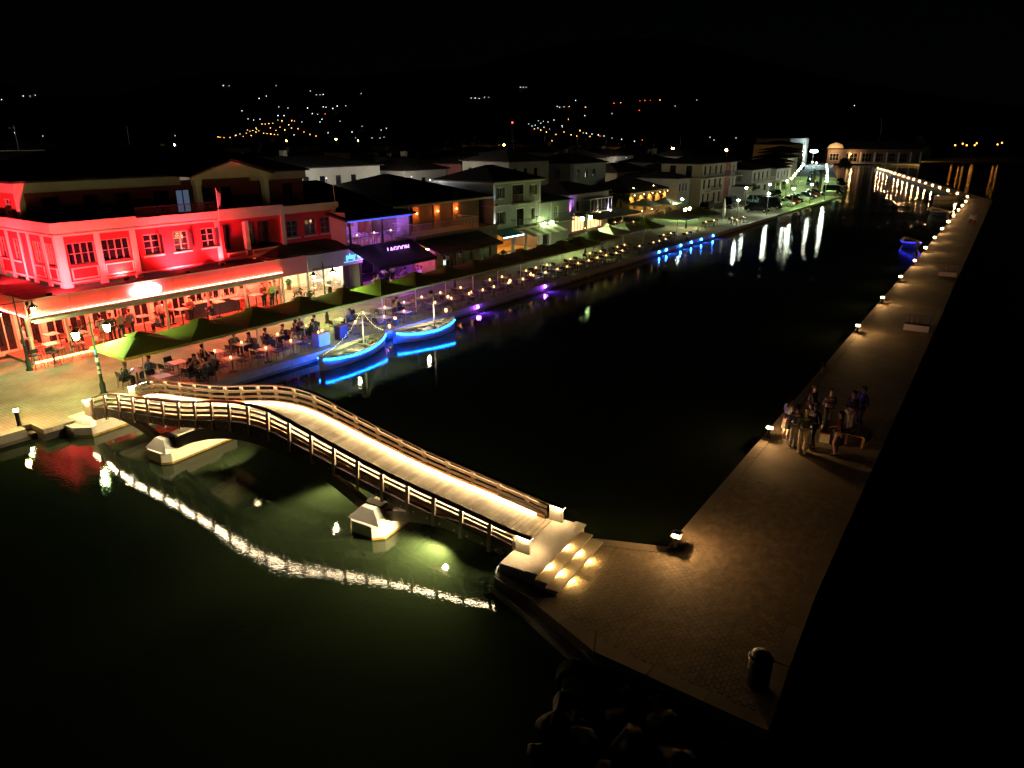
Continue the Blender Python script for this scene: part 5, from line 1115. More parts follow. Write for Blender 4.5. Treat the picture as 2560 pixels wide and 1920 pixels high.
def person(loc, face, kd, label, shirt, legs, hair, shoes="shoe_dark", longhair=False, skirt=False, scale=1.0, skin="skin", group=None):
    """face: world heading (radians) towards which the person looks"""
    e = thing("person", label, "person", loc, face+math.pi/2, group); e.scale = (scale,scale,scale)
    P_ = POSES[kd]
    inst(P_[0],"body",e,mat=skin); inst(P_[1],"shirt",e,mat=shirt); inst(P_[2],"trousers",e,mat=legs if not skirt else skin); inst(P_[4 if longhair else 3],"hair",e,mat=hair); inst(P_[5],"shoes",e,mat=shoes)
    if skirt: inst(P_[6],"skirt",e,mat=legs)
    return e
def qperson(u, v, face_uv, kd, label, *a, z=0.0, **k):
    return person(W(u,v,z), QA+face_uv, kd, label, *a, **k)

# the group on the jetty
JP = "people standing on the jetty"
person(G(1963,1094),R(20),"bent","person in white top and long black skirt nearest the jetty lamp","cloth_white","cloth_black","hair_dark","shoe_pale",True,True,.98,group=JP)
person(G(1982,1118),R(60),"bent","person in dark jacket half hidden behind the fair haired one","cloth_navy","cloth_grey","hair_dark",group=JP)
person(G(2003,1133),R(75),"bent","fair haired person in dark jacket and khaki trousers, foremost of the group","cloth_green","cloth_khaki","hair_blond","shoe_pale",True,scale=1.05,group=JP)
person(G(2027,1118),R(190),"hold","person all in black facing the fair haired one","cloth_black","cloth_black","hair_dark",scale=1.06,skin="skin_tan",group=JP)
person(G(2088,1136),R(150),"hold","person in dark red top and long dark skirt, right of the group","cloth_maroon","cloth_black","hair_dark",longhair=True,skirt=True,group=JP)
person(G(2023,1062),R(-60),"stand","dim person in dark clothes at the back of the group near the edge","cloth_black","cloth_black","hair_brown",group=JP)
person(G(2064,1072),R(-100),"bent","dim person in plum top standing behind the low seat","cloth_plum","cloth_black","hair_dark",group=JP)
person(G(2121,1078),R(200),"stand","person in black top and pale trousers behind the wooden crate","cloth_black","cloth_khaki","hair_dark",group=JP)
person(G(2146,1066),R(190),"hold","dark figure farthest right in the jetty group","cloth_navy","cloth_black","hair_dark",group=JP)
person(G(2424,566),R(230),"walk","left of two distant walkers on the jetty in pale top","cloth_white","cloth_maroon","hair_dark",group=JP)
person(G(2434,568),R(230),"walk","right of two distant walkers on the jetty in grey top","cloth_grey","cloth_maroon","hair_dark",group=JP)
# what they stand around
e = thing("crate","upturned wooden crate used as a table by the jetty group","crate",G(2143,1106),R(50))
for k in range(4): q = MB(); q.box(-.55,-.36+k*.19,.44,.55,-.20+k*.19,.47); q.build("top_board","wood_yellow",e)
for k in range(3): q = MB(); q.box(-.55,-.37,.10+k*.12,.55,-.35,.20+k*.12); q.build("side_board","wood_yellow",e)
for x_ in (-.5,.5):
    for y_ in (-.3,.3): q = MB(); q.box(x_-.04,y_-.04,0,x_+.04,y_+.04,.44); q.build("leg","wood_panel",e)
e = thing("bench","dark low bench behind the people on the jetty","bench",G(2070,1090),ja)
q = MB(); q.box(-.9,-.2,.38,.9,.2,.43); q.build("seat","wood_panel",e)
for x_ in (-.75,.75): q = MB(); q.box(x_-.05,-.18,0,x_+.05,.18,.38); q.build("leg","concrete",e)
for i,(px,py,lab) in enumerate(((2290,826,"pale concrete bench with slatted back nearest the jetty group"),(2368,690,"pale concrete bench with slatted back farther along the jetty"))):
    e = thing("slatted_bench",lab,"bench",G(px,py),ja-R(90),"benches on the jetty's seaward side")
    q = MB(); q.box(-.7,-.28,0,.7,.28,.38); q.build("base","render_dim",e)
    for k in range(4): q = MB(); q.box(-.72,-.28+k*.14,.38,.72,-.17+k*.14,.42); q.build("seat_slat","chair_dark",e)
    for k in range(5): q = MB(); q.box(-.68+k*.3,.24,.42,-.56+k*.3,.28,.88); q.build("back_slat","chair_dark",e)
    q = MB(); q.box(-.7,.28,.84,.7,.32,.92); q.build("back_rail","chair_dark",e)
e = thing("carrier_bag","small white bag lying on the paving by the jetty group","bag",G(2052,1072)); q = MB(); q.ball((0,0,.13),.15,8,5,.9); q.tube([(-.06,0,.25),(-.04,0,.36),(.04,0,.36),(.06,0,.25)],.012,5); q.build("bag","bag_white",e,True)
e = thing("litter_bin","dark litter bin with shiny rim on the jetty's near corner","bin",G(1893,1712)); q = MB(); q.lathe([(.22,0),(.25,.06),(.26,.70),(.24,.72)],n=14); q.build("body","black_metal",e,True); q = MB(); q.lathe([(.265,.70),(.275,.74),(.25,.76),(.24,.70)],n=14); q.build("rim","grey_metal",e,True); q = MB(); q.lathe([(.24,.74),(.20,.86),(.05,.92)],n=14); q.build("lid","black_metal",e,True)
e = thing("stake","short leaning white stake at the jetty's canal corner","stake",G(1484,1625)); q = MB(); q.tube([(0,0,-.3),(.05,.05,.55)],.025,6); q.build("stake","pole_white",e)
# mooring hoses
for nm,pts,lab in (("hose",[(1306,1494),(1285,1478),(1262,1462),(1247,1448),(1240,1432),(1244,1418),(1256,1405)],"white hose looped round the bridge landing's corner"),("hose",[(1447,1612),(1462,1630),(1470,1645),(1483,1655),(1500,1660),(1512,1662)],"white hose coiled on the rocks below the jetty corner")):
    q = MB(); base = G(*pts[0]); q.tube([tuple(G(a,b,-.14 if lab.startswith("white hose l") else -.2)) for a,b in pts],.022,6); o = q.build(nm,"hose_white"); tag(o,lab,"hose")

# ================================================================ quay tables and chairs
def chair_proto(mt="chair_dark", parts=True):
    e = thing("chair","x","chair",(0,0,0))
    def P(n,f):
        q = MB(); f(q); q.build(n,mt,e)
    P("seat", lambda q: q.hexa([(-.22,-.22,.43),(.22,-.22,.43),(.21,.20,.41),(-.21,.20,.41),(-.22,-.22,.46),(.22,-.22,.46),(.21,.20,.44),(-.21,.20,.44)]))
    P("backrest", lambda q: q.hexa([(-.22,.22,.60),(.22,.22,.60),(.22,.25,.60),(-.22,.25,.60),(-.21,.28,.86),(.21,.28,.86),(.21,.31,.86),(-.21,.31,.86)]))
    for sx in (-1,1):
        P("leg", lambda q: q.tube([(sx*.21,-.21,.62),(sx*.21,-.21,.43),(sx*.235,-.25,0)],.014,5))
        P("leg", lambda q: q.tube([(sx*.21,.30,.84),(sx*.21,.22,.44),(sx*.235,.27,0)],.014,5))
        P("armrest", lambda q: q.box(sx*.23-.02,-.22,.62,sx*.23+.02,.24,.645))
    return e
def join_proto(e, nm, label_cat):
    """one mesh of a small thing, for copies too small to show parts"""
    q = MB()
    for c in e.children: q.add([tuple(v.co) for v in c.data.vertices],[tuple(p.vertices) for p in c.data.polygons])
    return q
chair_near = chair_proto(); far_q = join_proto(chair_near,"chair","chair"); chair_far = far_q.mesh("chair"); chair_far.materials.append(M["chair_dark"])
def table_proto(top="table_top"):
    e = thing("table","x","table",(0,0,0))
    q = MB(); q.box(-.36,-.36,.72,.36,.36,.745); q.build("table_top",top,e)
    q = MB(); q.lathe([(.035,.03),(.035,.72)],n=8); q.build("column","chair_dark",e); q = MB(); q.box(-.25,-.04,0,.25,.04,.03); q.box(-.04,-.25,0,.04,.25,.031); q.build("foot","chair_dark",e)
    return e
tab_near = table_proto(); tf = join_proto(tab_near,"table","table")
cq = MB(); cq.lathe([(.035,0),(.04,.05),(.036,.10)],n=8); candle_g = cq.mesh("candle"); candle_g.materials.append(M["candle_glow"])
used_c = [False]; used_t = [False]
TC = [(16.58,2.88),(18.48,2.45),(20.67,2.56),(22.41,2.71),(24.66,2.66),(26.9,2.8),(29.39,2.39),(31.27,2.49),(33.23,2.37),(35.06,2.42),(37.0,2.5),(38.9,2.45),(41.29,2.44),(44.97,2.45),(46.72,2.39),(50.15,2.46),(51.79,2.51),(53.63,2.48),(57.66,2.47),(61.47,2.6),(63.37,2.49),(67.1,2.48),(68.81,2.4),(78.81,2.45),(80.65,2.35),(94.6,3.27),(96.9,2.96),(101.5,2.1)]
TA = [(16.79,.95),(18.75,.85),(20.45,.77),(22.56,.70),(24.3,.75),(29.34,1.04),(31.38,.62),(33.19,.62),(36.2,.6),(37.98,.6),(39.9,.6),(41.48,.6),(43.03,.6),(44.83,.6),(46.81,.6),(48.69,.66),(50.24,.6),(52.25,.61),(53.83,.66),(55.85,.69),(57.72,.68),(59.65,.73),(61.37,.79),(63.31,.63),(65.05,.87),(68.8,.8),(72.23,.77),(73.63,.75),(75.52,.86),(82.09,.89),(99.5,.7),(103.59,1.05)]
no_candle = {("waterside",1),("waterside",2),("inner",1),("inner",2)}
def put_chair(u, v, face, label):
    if u < 46:
        e = chair_near if not used_c[0] else copy_tree(chair_near); used_c[0] = True
        e.location = W(u,v); e.rotation_euler = (0,0,QA+face+math.pi/2+random.gauss(0,.12)); tag(e,label,"chair","dark chairs at the quay tables")
    else:
        o = bpy.data.objects.new("chair", chair_far); link(o); o.location = W(u,v); o.rotation_euler = (0,0,QA+face+math.pi/2+random.gauss(0,.12)); tag(o,label,"chair","dark chairs at the quay tables")
SEAT = {}
for rowname, lst in (("inner",TC),("waterside",TA)):
    for i,(u,v) in enumerate(lst, 1):
        e = tab_near if not used_t[0] else copy_tree(tab_near); used_t[0] = True
        e.location = W(u,v); e.rotation_euler = (0,0,QA+random.gauss(0,.05)); tag(e,"small square table, %s from the bridge in the %s row" % (nth(i),rowname),"table","square tables along the quay")
        if (rowname,i) not in no_candle:
            o = bpy.data.objects.new("candle", candle_g); link(o); o.location = W(u+random.uniform(-.08,.08),v+random.uniform(-.08,.08),.746); tag(o,"lit candle on the %s table of the %s row" % (nth(i),rowname),"candle","candles on the quay tables")
        for sd, du in (("left",-.62),("right",.62)):
            put_chair(u+du, v, 0 if du < 0 else math.pi, "dark chair on the %s of the %s table in the %s row" % (sd,nth(i),rowname)); SEAT[(rowname,i,sd)] = (u+du,v,0 if du < 0 else math.pi)
        if u < 40 and i % 2 == 0:
            put_chair(u, v+.62, -math.pi/2, "dark chair on the inland side of the %s table in the %s row" % (nth(i),rowname)); SEAT[(rowname,i,"inland")] = (u,v+.62,-math.pi/2)
        if (rowname,i) in (("waterside",2),("inner",6)):
            put_chair(u, v-.62, math.pi/2, "dark chair on the channel side of the %s table in the %s row" % (nth(i),rowname)); SEAT[(rowname,i,"channel")] = (u,v-.62,math.pi/2)
SIT = [("inner",1,"left","lean","navy jacket looking at a phone","cloth_navy","cloth_black","hair_grey"),("inner",1,"right","sit","blue top","cloth_blue","cloth_navy","hair_dark"),
  ("waterside",2,"left","lean","black jacket","cloth_black","cloth_navy","hair_dark"),("waterside",2,"inland","lean","green jacket","cloth_green","cloth_black","hair_brown"),("waterside",2,"right","sit","grey sweater","cloth_grey","cloth_navy","hair_dark"),("waterside",2,"channel","lean","navy top","cloth_navy","cloth_black","hair_dark"),
  ("inner",3,"left","sit","dark shirt","cloth_black","cloth_khaki","hair_dark"),("inner",4,"right","lean","dark dress and long hair","cloth_plum","cloth_black","hair_dark"),("inner",4,"inland","sit","grey top","cloth_grey","cloth_black","hair_brown"),
  ("inner",5,"left","sit","black jumper seen from behind","cloth_black","cloth_navy","hair_dark"),("inner",5,"right","lean","black jacket above a candle","cloth_black","cloth_black","hair_dark"),
  ("inner",6,"left","sit","brown hair and black coat","cloth_black","cloth_grey","hair_brown"),("inner",6,"inland","lean","plum top","cloth_plum","cloth_black","hair_brown"),("inner",6,"right","sit","navy coat","cloth_navy","cloth_black","hair_dark"),("inner",6,"channel","sit","grey green jacket","cloth_green","cloth_navy","hair_dark"),("inner",7,"right","sit","dark blue jacket","cloth_blue","cloth_navy","hair_dark"),("inner",10,"left","sit","black clothes, alone","cloth_black","cloth_black","hair_dark")]
for rw,i,sd,kd,what,c1,c2,hc in SIT:
    if (rw,i,sd) not in SEAT: put_chair(*( (TC if rw=="inner" else TA)[i-1][0], (TC if rw=="inner" else TA)[i-1][1]+.62, -math.pi/2),"dark chair on the inland side of the %s table in the %s row" % (nth(i),rw)); SEAT[(rw,i,sd)] = ((TC if rw=="inner" else TA)[i-1][0],(TC if rw=="inner" else TA)[i-1][1]+.62,-math.pi/2)
    u,v,f = SEAT[(rw,i,sd)]
    qperson(u,v,f,kd,"seated person in %s at the %s table, %s row" % (what,nth(i),rw),c1,c2,hc,longhair=("long hair" in what),group="people seated at the quay tables")
o = bpy.data.objects.new("phone", MB().box(-.035,-.005,-.07,.035,.005,.07).mesh("phone")); o.data.materials.append(M["phone_glow"]); link(o); u,v,f = SEAT[("inner",1,"left")]; o.location = W(u+.42,v,.83); o.rotation_euler = (R(60),0,QA+R(90)); tag(o,"small glowing phone held at the table nearest the bridge","phone")
# lanterns
for i,(px,py,z,hh) in enumerate(((988,800,.35,.28),(974,820,0,.26),(1115,780,0,.28),(1120,748,.35,.3),(1180,736,.45,.3),(1275,706,.4,.28),(1327,690,.45,.28))):
    p = G(px,py,z); e = thing("lantern","glowing caged lantern, %s from the bridge along the quay" % nth(i+1),"lantern",p,QA+i*.3,"glowing lanterns among the tables")
    if z: q = MB(); q.taper(0,0,-z,-.001,.15,.15,.13,.13); q.build("stand","chair_dark",e)
    q = MB(); q.box(-.11,-.11,0,.11,.11,.02); q.box(-.11,-.11,hh,.11,.11,hh+.02); q.build("frame","black_metal",e)
    for sx in (-1,1):
        for sy in (-1,1): q = MB(); q.box(sx*.1-.01,sy*.1-.01,.02,sx*.1+.01,sy*.1+.01,hh); q.build("post","black_metal",e)
    q = MB(); q.lathe([(.07,.02),(.085,hh*.6),(.06,hh-.02)],n=8); q.build("glow","lantern_warm",e)
# service cabinet by the water and others
e = quay_thing("service_cabinet","low cabinet glowing blue on its channel side, candles on top","cabinet",26.3,.75,0,R(4)); q = MB(); q.box(-.42,-.26,.06,.42,.26,.82); q.build("body","cabinet",e); q = MB(); q.box(-.45,-.29,.82,.45,.29,.85); q.build("top","table_wood",e)
for x_ in (-.2,.12,.22): q = MB(); q.lathe([(.035,.85),(.04,.93),(.03,.95)],(x_,.02*x_*10,0),8); q.build("candle","candle_glow",e)
e = quay_thing("service_cabinet","dark waiter station right of the blue lit cabinet","cabinet",28.0,.95); q = MB(); q.box(-.3,-.24,.04,.3,.24,.85); q.build("body","bar_front",e); q = MB(); q.box(-.33,-.27,.85,.33,.27,.88); q.build("top","table_wood",e)
e = quay_thing("long_table","long wooden table with orange lit top below the fifth parasol","table",36.6,4.3); q = MB(); q.box(-1.3,-.4,.72,1.3,.4,.76); q.build("table_top","table_wood",e)
for x_ in (-1.15,1.15):
    for y_ in (-.3,.3): q = MB(); q.box(x_-.04,y_-.04,0,x_+.04,y_+.04,.72); q.build("leg","wood_panel",e)

# ================================================================ bar terrace furniture and guests
def high_stool(u, v, label, mt, rz=0.0):
    e = quay_thing("bar_stool",label,"stool",u,v,.14 if v > 10.6 else 0,rz,"bar stools before the red bar")
    q = MB(); q.box(-.2,-.2,.72,.2,.2,.76); q.build("seat",mt,e); q = MB(); q.box(-.2,.19,.80,.2,.22,1.02); q.build("backrest",mt,e)
    for sx in (-1,1):
        for sy in (-1,1): q = MB(); q.tube([(sx*.17,sy*.17,.72),(sx*.22,sy*.22,0)],.013,5); q.build("leg","chair_dark",e)
    q = MB(); q.box(-.2,-.21,.28,.2,-.19,.30); q.build("footrest","chair_dark",e)
def high_table(u, v, label, z=.0):
    e = quay_thing("bar_table",label,"table",u,v,z,0,"high tables of the red bar"); q = MB(); q.box(-.35,-.35,1.02,.35,.35,1.06); q.build("table_top","chair_cream",e); q = MB(); q.lathe([(.04,.03),(.04,1.02)],n=8); q.build("column","chair_dark",e); q = MB(); q.lathe([(.26,0),(.24,.03)],n=10); q.build("foot","chair_dark",e)
for i,(u,v,mt) in enumerate(((14.9,9.6,"chair_dark"),(15.6,9.4,"chair_dark"),(16.2,10.0,"chair_cream"),(16.9,9.7,"chair_dark"),(17.4,10.2,"chair_cream"),(18.3,9.9,"chair_cream"),(18.8,10.9,"chair_red"),(15.6,11.3,"chair_red"),(17.2,11.6,"chair_red"),(20.4,11.0,"chair_red"),(23.4,12.3,"chair_red"),(25.6,12.4,"chair_red"))):
    high_stool(u,v,"high bar stool, %s along the red bar's front from the left" % nth(i+1),mt,R(20*i))
for i,(u,v,z) in enumerate(((15.9,10.1,0),(17.7,10.7,.14),(16.6,11.7,.14),(19.6,11.5,.14),(21.8,11.6,.14),(24.2,11.4,.14),(26.8,11.4,.14),(28.2,11.3,.14),(29.6,11.2,.14))): high_table(u,v,"pale topped high table, %s from the left before the red bar" % nth(i+1),z)
e = quay_thing("bar_counter","dark bar counter with bottles and glasses on the red terrace","bar counter",27.0,12.35,.14); q = MB(); q.box(-1.9,-.3,0,1.9,.3,1.0); q.build("front","bar_front",e); q = MB(); q.box(-1.95,-.36,1.0,1.95,.36,1.05); q.build("top","chair_cream",e)
for k in range(14): q = MB(); q.lathe([(.035,0),(.04,.1+.05*(k%3)),(.015,.17+.05*(k%3)),(.015,.24)],(-1.7+k*.25,.05*(k%2),1.05),7); q.build("bottle",["glass","chair_cream","leaf","table_wood"][k%4],e)
BP = "guests on the red bar's terrace"
for u,v,f,kd,lab,c1,c2,hc,lh in ((15.35,11.9,-.5,"hold","person in white top at the red terrace's left corner post","cloth_white","cloth_navy","hair_dark",False),(17.6,11.8,.3,"lean","person in red lit shirt leaning on a table behind the first posts","cloth_grey","cloth_black","hair_brown",False),(18.4,12.2,2.8,"stand","person in black shirt standing behind the leaning guest","cloth_black","cloth_black","hair_dark",False),
   (19.0,11.0,1.6,"bent","guest in pale shirt, back to the quay, left of four in line","cloth_white","cloth_khaki","hair_dark",False),(19.55,10.9,1.5,"stand","guest in dark green shirt, back to the quay, second of four","cloth_green","cloth_black","hair_brown",False),(20.1,10.95,1.6,"hold","guest in light shirt, back to the quay, third of four","cloth_khaki","cloth_navy","hair_grey",False),(20.7,11.0,1.5,"stand","guest in grey shirt, back to the quay, fourth of four","cloth_grey","cloth_black","hair_dark",False),
   (22.4,11.0,2.2,"lean","guest in grey jacket beside the second parasol's tip","cloth_grey","cloth_black","hair_brown",False),(23.1,11.9,-1.4,"stand","guest in cream shirt standing by the wide door","cloth_white","cloth_black","hair_grey",False),(23.8,12.1,-1.2,"hold","guest in red top standing between door piers","chair_red","cloth_black","hair_dark",True),(24.7,11.2,-1.6,"bent","guest in patterned red top near the bar counter","chair_red","cloth_black","hair_dark",True),
   (27.0,12.85,-1.6,"bent","bartender in black behind the bottles","cloth_black","cloth_black","hair_brown",False),(28.9,11.8,1.2,"stand","guest in white shirt standing with back turned right of the counter","cloth_white","chair_red","hair_brown",False),(29.35,12.0,-2.2,"hold","guest in pink shirt facing the white shirted one","fascia","cloth_black","hair_dark",False),(30.3,11.3,-1.5,"bent","guest in maroon near the slatted screen","cloth_maroon","cloth_black","hair_dark",False),(30.8,11.1,-1.5,"stand","guest in lime and black before the slatted screen","cloth_lime","cloth_black","hair_dark",False),(31.4,11.4,2.6,"bent","waiter in pale shirt serving at the terrace's right end","cloth_white","cloth_black","hair_brown",False),(26.0,11.0,1.6,"sit","seated guest in black at the terrace edge by the second parasol","cloth_black","cloth_navy","hair_dark",False)):
    qperson(u,v,f,kd,lab,c1,c2,hc,longhair=lh,z=.14,group=BP)
e = quay_thing("slatted_screen","pale slatted screen at the right end of the red terrace","screen",30.9,12.6,.14)
for k in range(12): q = MB(); q.box(-1.1,0,.05+k*.16,1.1,.04,.19+k*.16); q.build("slat","chair_cream",e)
for x_ in (-1.1,1.1): q = MB(); q.box(x_-.04,.04,0,x_+.04,.1,2.0); q.build("post","chair_cream",e)
# lounge guests and tables
for i,(u,v) in enumerate(((39.6,9.2),(41.2,9.6),(42.6,9.0),(43.9,9.6),(40.4,8.2),(42.0,7.9))):
    e = quay_thing("lounge_table","low lounge table, %s from the left under the black awning" % nth(i+1),"table",u,v,0,0,"lounge tables under the black awning"); q = MB(); q.box(-.35,-.35,.44,.35,.35,.47); q.build("table_top","chair_pale",e); q = MB(); q.lathe([(.05,0),(.05,.44)],n=8); q.build("column","chair_dark",e)
    o = bpy.data.objects.new("candle",candle_g); link(o); o.location = W(u,v,.47); tag(o,"candle on the %s lounge table under the black awning" % nth(i+1),"candle","candles on the lounge tables")
for u,v,f,kd,lab,c1 in ((39.0,9.3,0,"lean","person in grey at the lounge's far left table","cloth_grey"),(39.9,9.9,-1.5,"lean","person in white leaning over the left lounge table","cloth_white"),(41.2,10.4,-1.4,"bent","person in white standing left at the lounge's centre","cloth_white"),(41.7,10.5,-1.6,"stand","person in black standing at the lounge's centre","cloth_black"),(42.2,10.4,-1.9,"bent","person in white standing right at the lounge's centre","cloth_white"),(42.4,9.6,-1.6,"lean","person in pale shirt bending over a lounge table","cloth_grey"),(43.3,9.9,-.4,"sit","person in plum seated right of the lounge's centre","cloth_plum"),(44.4,9.3,3.0,"sit","person in white seated at the lounge's right table","cloth_white"),(44.8,9.9,3.4,"lean","person in maroon seated at the lounge's far right","cloth_maroon")):
    qperson(u,v,f,kd,lab,c1,"cloth_black","hair_dark",group="guests of the purple lounge")
cp = chair_proto("chair_pale"); cpq = join_proto(cp,"chair","chair"); cpm = cpq.mesh("chair"); cpm.materials.append(M["chair_pale"])
for ch_ in list(cp.children): bpy.data.objects.remove(ch_)
bpy.data.objects.remove(cp)
for i,(u,v,z,f) in enumerate(((39.0,11.6,3.38,0),(40.4,11.5,3.38,3.1),(41.0,11.7,3.38,0),(42.3,11.6,3.38,3.1),(43.0,11.6,3.38,0),(44.3,11.7,3.38,3.1),(45.0,11.7,3.38,-1))):
    o = bpy.data.objects.new("chair",cpm); link(o); o.location = W(u,v,z); o.rotation_euler = (0,0,QA+f+1.57); tag(o,"pale chair, %s from the left at the loggia's front" % nth(i+1),"chair","pale chairs in the purple loggia")
for i,(u,v) in enumerate(((39.7,11.6),(41.7,11.7),(43.6,11.7))):
    o = bpy.data.objects.new("loggia_table", tf.mesh("table") if i == 0 else bpy.data.objects["loggia_table"].data); link(o)
    if i == 0: o.data.materials.append(M["chair_pale"])
    o.location = W(u,v,3.38); tag(o,"pale table, %s from the left in the purple loggia" % nth(i+1),"table","tables in the purple loggia")
    o = bpy.data.objects.new("candle",candle_g); link(o); o.location = W(u,v,4.126); tag(o,"candle on the %s loggia table" % nth(i+1),"candle","candles in the purple loggia")
for i,(u,v,f) in enumerate(((36.2,13.2,0),(37.4,13.2,3.1),(38.2,12.6,0),(36.8,12.2,1.5),(35.6,12.4,.3))):
    o = bpy.data.objects.new("chair",cpm); link(o); o.location = W(u,v,.1); o.rotation_euler = (0,0,QA+f+1.57); tag(o,"pale chair, %s in the bright snack bar" % nth(i+1),"chair","pale chairs in the snack bar"); o.material_slots[0].link = 'OBJECT'; o.material_slots[0].material = M["chair_cream"]
o = bpy.data.objects.new("snack_table",bpy.data.objects["loggia_table"].data); link(o); o.location = W(36.8,13.2,.1); tag(o,"pale table inside the bright snack bar","table")
# candles on the lilac house terrace
for i in range(12):
    u = 79+(i%6)*2+random.uniform(-.3,.3); v = 11.3+(i//6)*1.7
    o = bpy.data.objects.new("terrace_table",bpy.data.objects["loggia_table"].data); link(o); o.location = W(u,v); tag(o,"small table, %s under the lilac house's awning" % nth(i+1),"table","tables under the lilac house awning")
    o = bpy.data.objects.new("candle",candle_g); link(o); o.location = W(u,v,.746); tag(o,"candle, %s under the lilac house's awning" % nth(i+1),"candle","candles under the lilac house awning")
e = quay_thing("hatch","pale square hatch in the promenade behind the first tables","hatch",18.09,3.95); q = MB(); q.box(-.42,-.36,.0,.42,.36,.02); q.build("frame","concrete",e); q = MB(); q.box(-.36,-.30,.02,.36,.30,.034); q.build("lid","concrete_white",e)
# ================================================================ boats
def boat(name, label, loc, rz, L_, B_, hull="hull_white", led="led_blue", inner="boat_inner", mast_h=0, mast_x=.5, lights=False, cat="boat", strip=True, glow=0.0, glow_col=(.05,.35,1)):
    e = thing(name, label, cat, loc, rz)
    n_ = 24
    def hb(t): return B_/2*max(0.0, math.sin(math.pi*min(1,max(0,t)))**.62*(1-.10*(t-.45)))      # half beam
    def sheer(t): return .50+.42*(t-.42)**2*2.0
    def keel(t): return -.28+ .30*abs(t-.45)**3*6
    X = lambda t: (t-.5)*L_
    q = MB(); vs = []; m = 7
    for i in range(n_+1):
        t = i/n_; b = hb(t); zs, zk = sheer(t), min(keel(t), sheer(t)-.3)
        for k in range(2*m+1):
            a = (k-m)/m; y = b*math.copysign(abs(a)**.65, a); z = zk+(zs-zk)*abs(a)**2.1
            vs.append((X(t), y, z))
    w_ = 2*m+1; fs = [(i*w_+k,i*w_+k+1,(i+1)*w_+k+1,(i+1)*w_+k) for i in range(n_) for k in range(2*m)]
    q.add(vs, fs); h_ = q.build("hull", hull, e, True); md = h_.modifiers.new("t","SOLIDIFY"); md.thickness = .05; md.offset = 0
    for sg in (-1,1):
        q = MB(); q.tube([(X(i/n_), sg*hb(i/n_), sheer(i/n_)+.01) for i in range(n_+1)], .045, 6); q.build("gunwale", "boat_wood", e, True)
        if strip: q = MB(); q.tube([(X(.02+.96*i/n_), sg*(hb(.02+.96*i/n_)*.985+.06), sheer(.02+.96*i/n_)-.085) for i in range(n_+1)], .016, 5); q.build("light_strip", led, e)
    q = MB(); vs = []
    for i in range(n_+1):
        t = .06+.88*i/n_; vs += [(X(t), hb(t)*.80, .16), (X(t), -hb(t)*.80, .16)]
    q.add(vs, [(2*i,2*i+1,2*i+3,2*i+2) for i in range(n_)]); q.build("floor_boards", inner, e)
    # side decks, thwarts, end decks
    for sg in (-1,1):
        q = MB(); vs = []
        for i in range(n_+1):
            t = .12+.76*i/n_; vs += [(X(t), sg*(hb(t)-.02), sheer(t)-.02), (X(t), sg*(hb(t)-.26), sheer(t)-.05), (X(t), sg*(hb(t)-.26), sheer(t)-.09), (X(t), sg*(hb(t)-.02), sheer(t)-.06)]
        q.add(vs, [(i*4+k,i*4+(k+1)%4,(i+1)*4+(k+1)%4,(i+1)*4+k) for i in range(n_) for k in range(4)]); q.build("side_bench", "boat_wood", e)
    for t in (.28,.5,.7):
        q = MB(); b = hb(t)-.05; q.box(X(t)-.12,-b,sheer(t)-.20,X(t)+.12,b,sheer(t)-.16); q.build("thwart","boat_wood",e)
    for a0,a1 in ((.02,.16),(.82,.98)):
        q = MB(); vs = []; k_ = 8
        for i in range(k_+1):
            t = a0+(a1-a0)*i/k_; vs += [(X(t),hb(t)-.01,sheer(t)-.01),(X(t),-hb(t)+.01,sheer(t)-.01)]
        q.add(vs,[(2*i,2*i+1,2*i+3,2*i+2) for i in range(k_)]); dk = q.build("end_deck","boat_wood",e); dk.modifiers.new("t","SOLIDIFY").thickness = .03
    q = MB(); q.box(X(.985)-.03,-.03,sheer(.98)-.2,X(.985)+.05,.03,sheer(.98)+.22); q.build("stem_post","boat_wood",e)
    q = MB(); q.box(X(.01)-.09,-.02,-.2,X(.01),.02,sheer(0)+.02); q.build("rudder","boat_wood",e)
    if mast_h:
        mx = X(mast_x); q = MB(); q.tube([(mx,0,.1),(mx,0,mast_h)],[.05,.03],7); mst = q.build("mast","boat_wood",e,True)
        q = MB(); q.tube([(mx,0,mast_h-.15),(X(.985),0,sheer(1)+.1)] if lights else [(mx,0,mast_h-.25),(X(.10),-.1,sheer(.1))],.008,4); q.build("stay","rope",mst)
        if lights:
            q = MB(); q.tube([(mx,0,mast_h-.1)]+[(mx+(X(.06)-mx)*k/10,0,mast_h-.1+(sheer(.05)-mast_h+.2)*k/10-.35*math.sin(math.pi*k/10)) for k in range(1,11)],.006,4); q.build("light_cord","rope",mst)
            for end in (0,1):
                xe, ze = (X(.06), sheer(.05)+.1) if end == 0 else (X(.985), sheer(1)+.1); nb = 34 if end == 0 else 22
                for k in range(nb):
                    t = (k+.5)/nb; x = mx+(xe-mx)*t; z = mast_h-.1+(ze-mast_h+.1)*t-(.35 if end == 0 else .22)*math.sin(math.pi*t)
                    q = MB(); q.ball((x+random.uniform(-.03,.03),random.uniform(-.04,.04),z),.013,5,3); q.build("bulb","bulb_yellow",mst)
    return e
def heap(e, x, y, z, r_, mt, n=7):
    for k in range(n): q = MB(); a = k*2.4; q.ball((x+r_*.8*math.cos(a)*(k%3)/2,y+r_*.6*math.sin(a)*(k%2),z+.03*k%.1),r_*.45,8,5,.7); q.build("net_float" if k%2 else "net_bundle",mt,e,True)
b1 = boat("sail_boat","small wooden boat strung with yellow lights up its mast, nearer the bridge",W(26.95,-1.25,WATER+.12),QA+R(7),5.7,1.75,mast_h=2.55,mast_x=.66,lights=True)
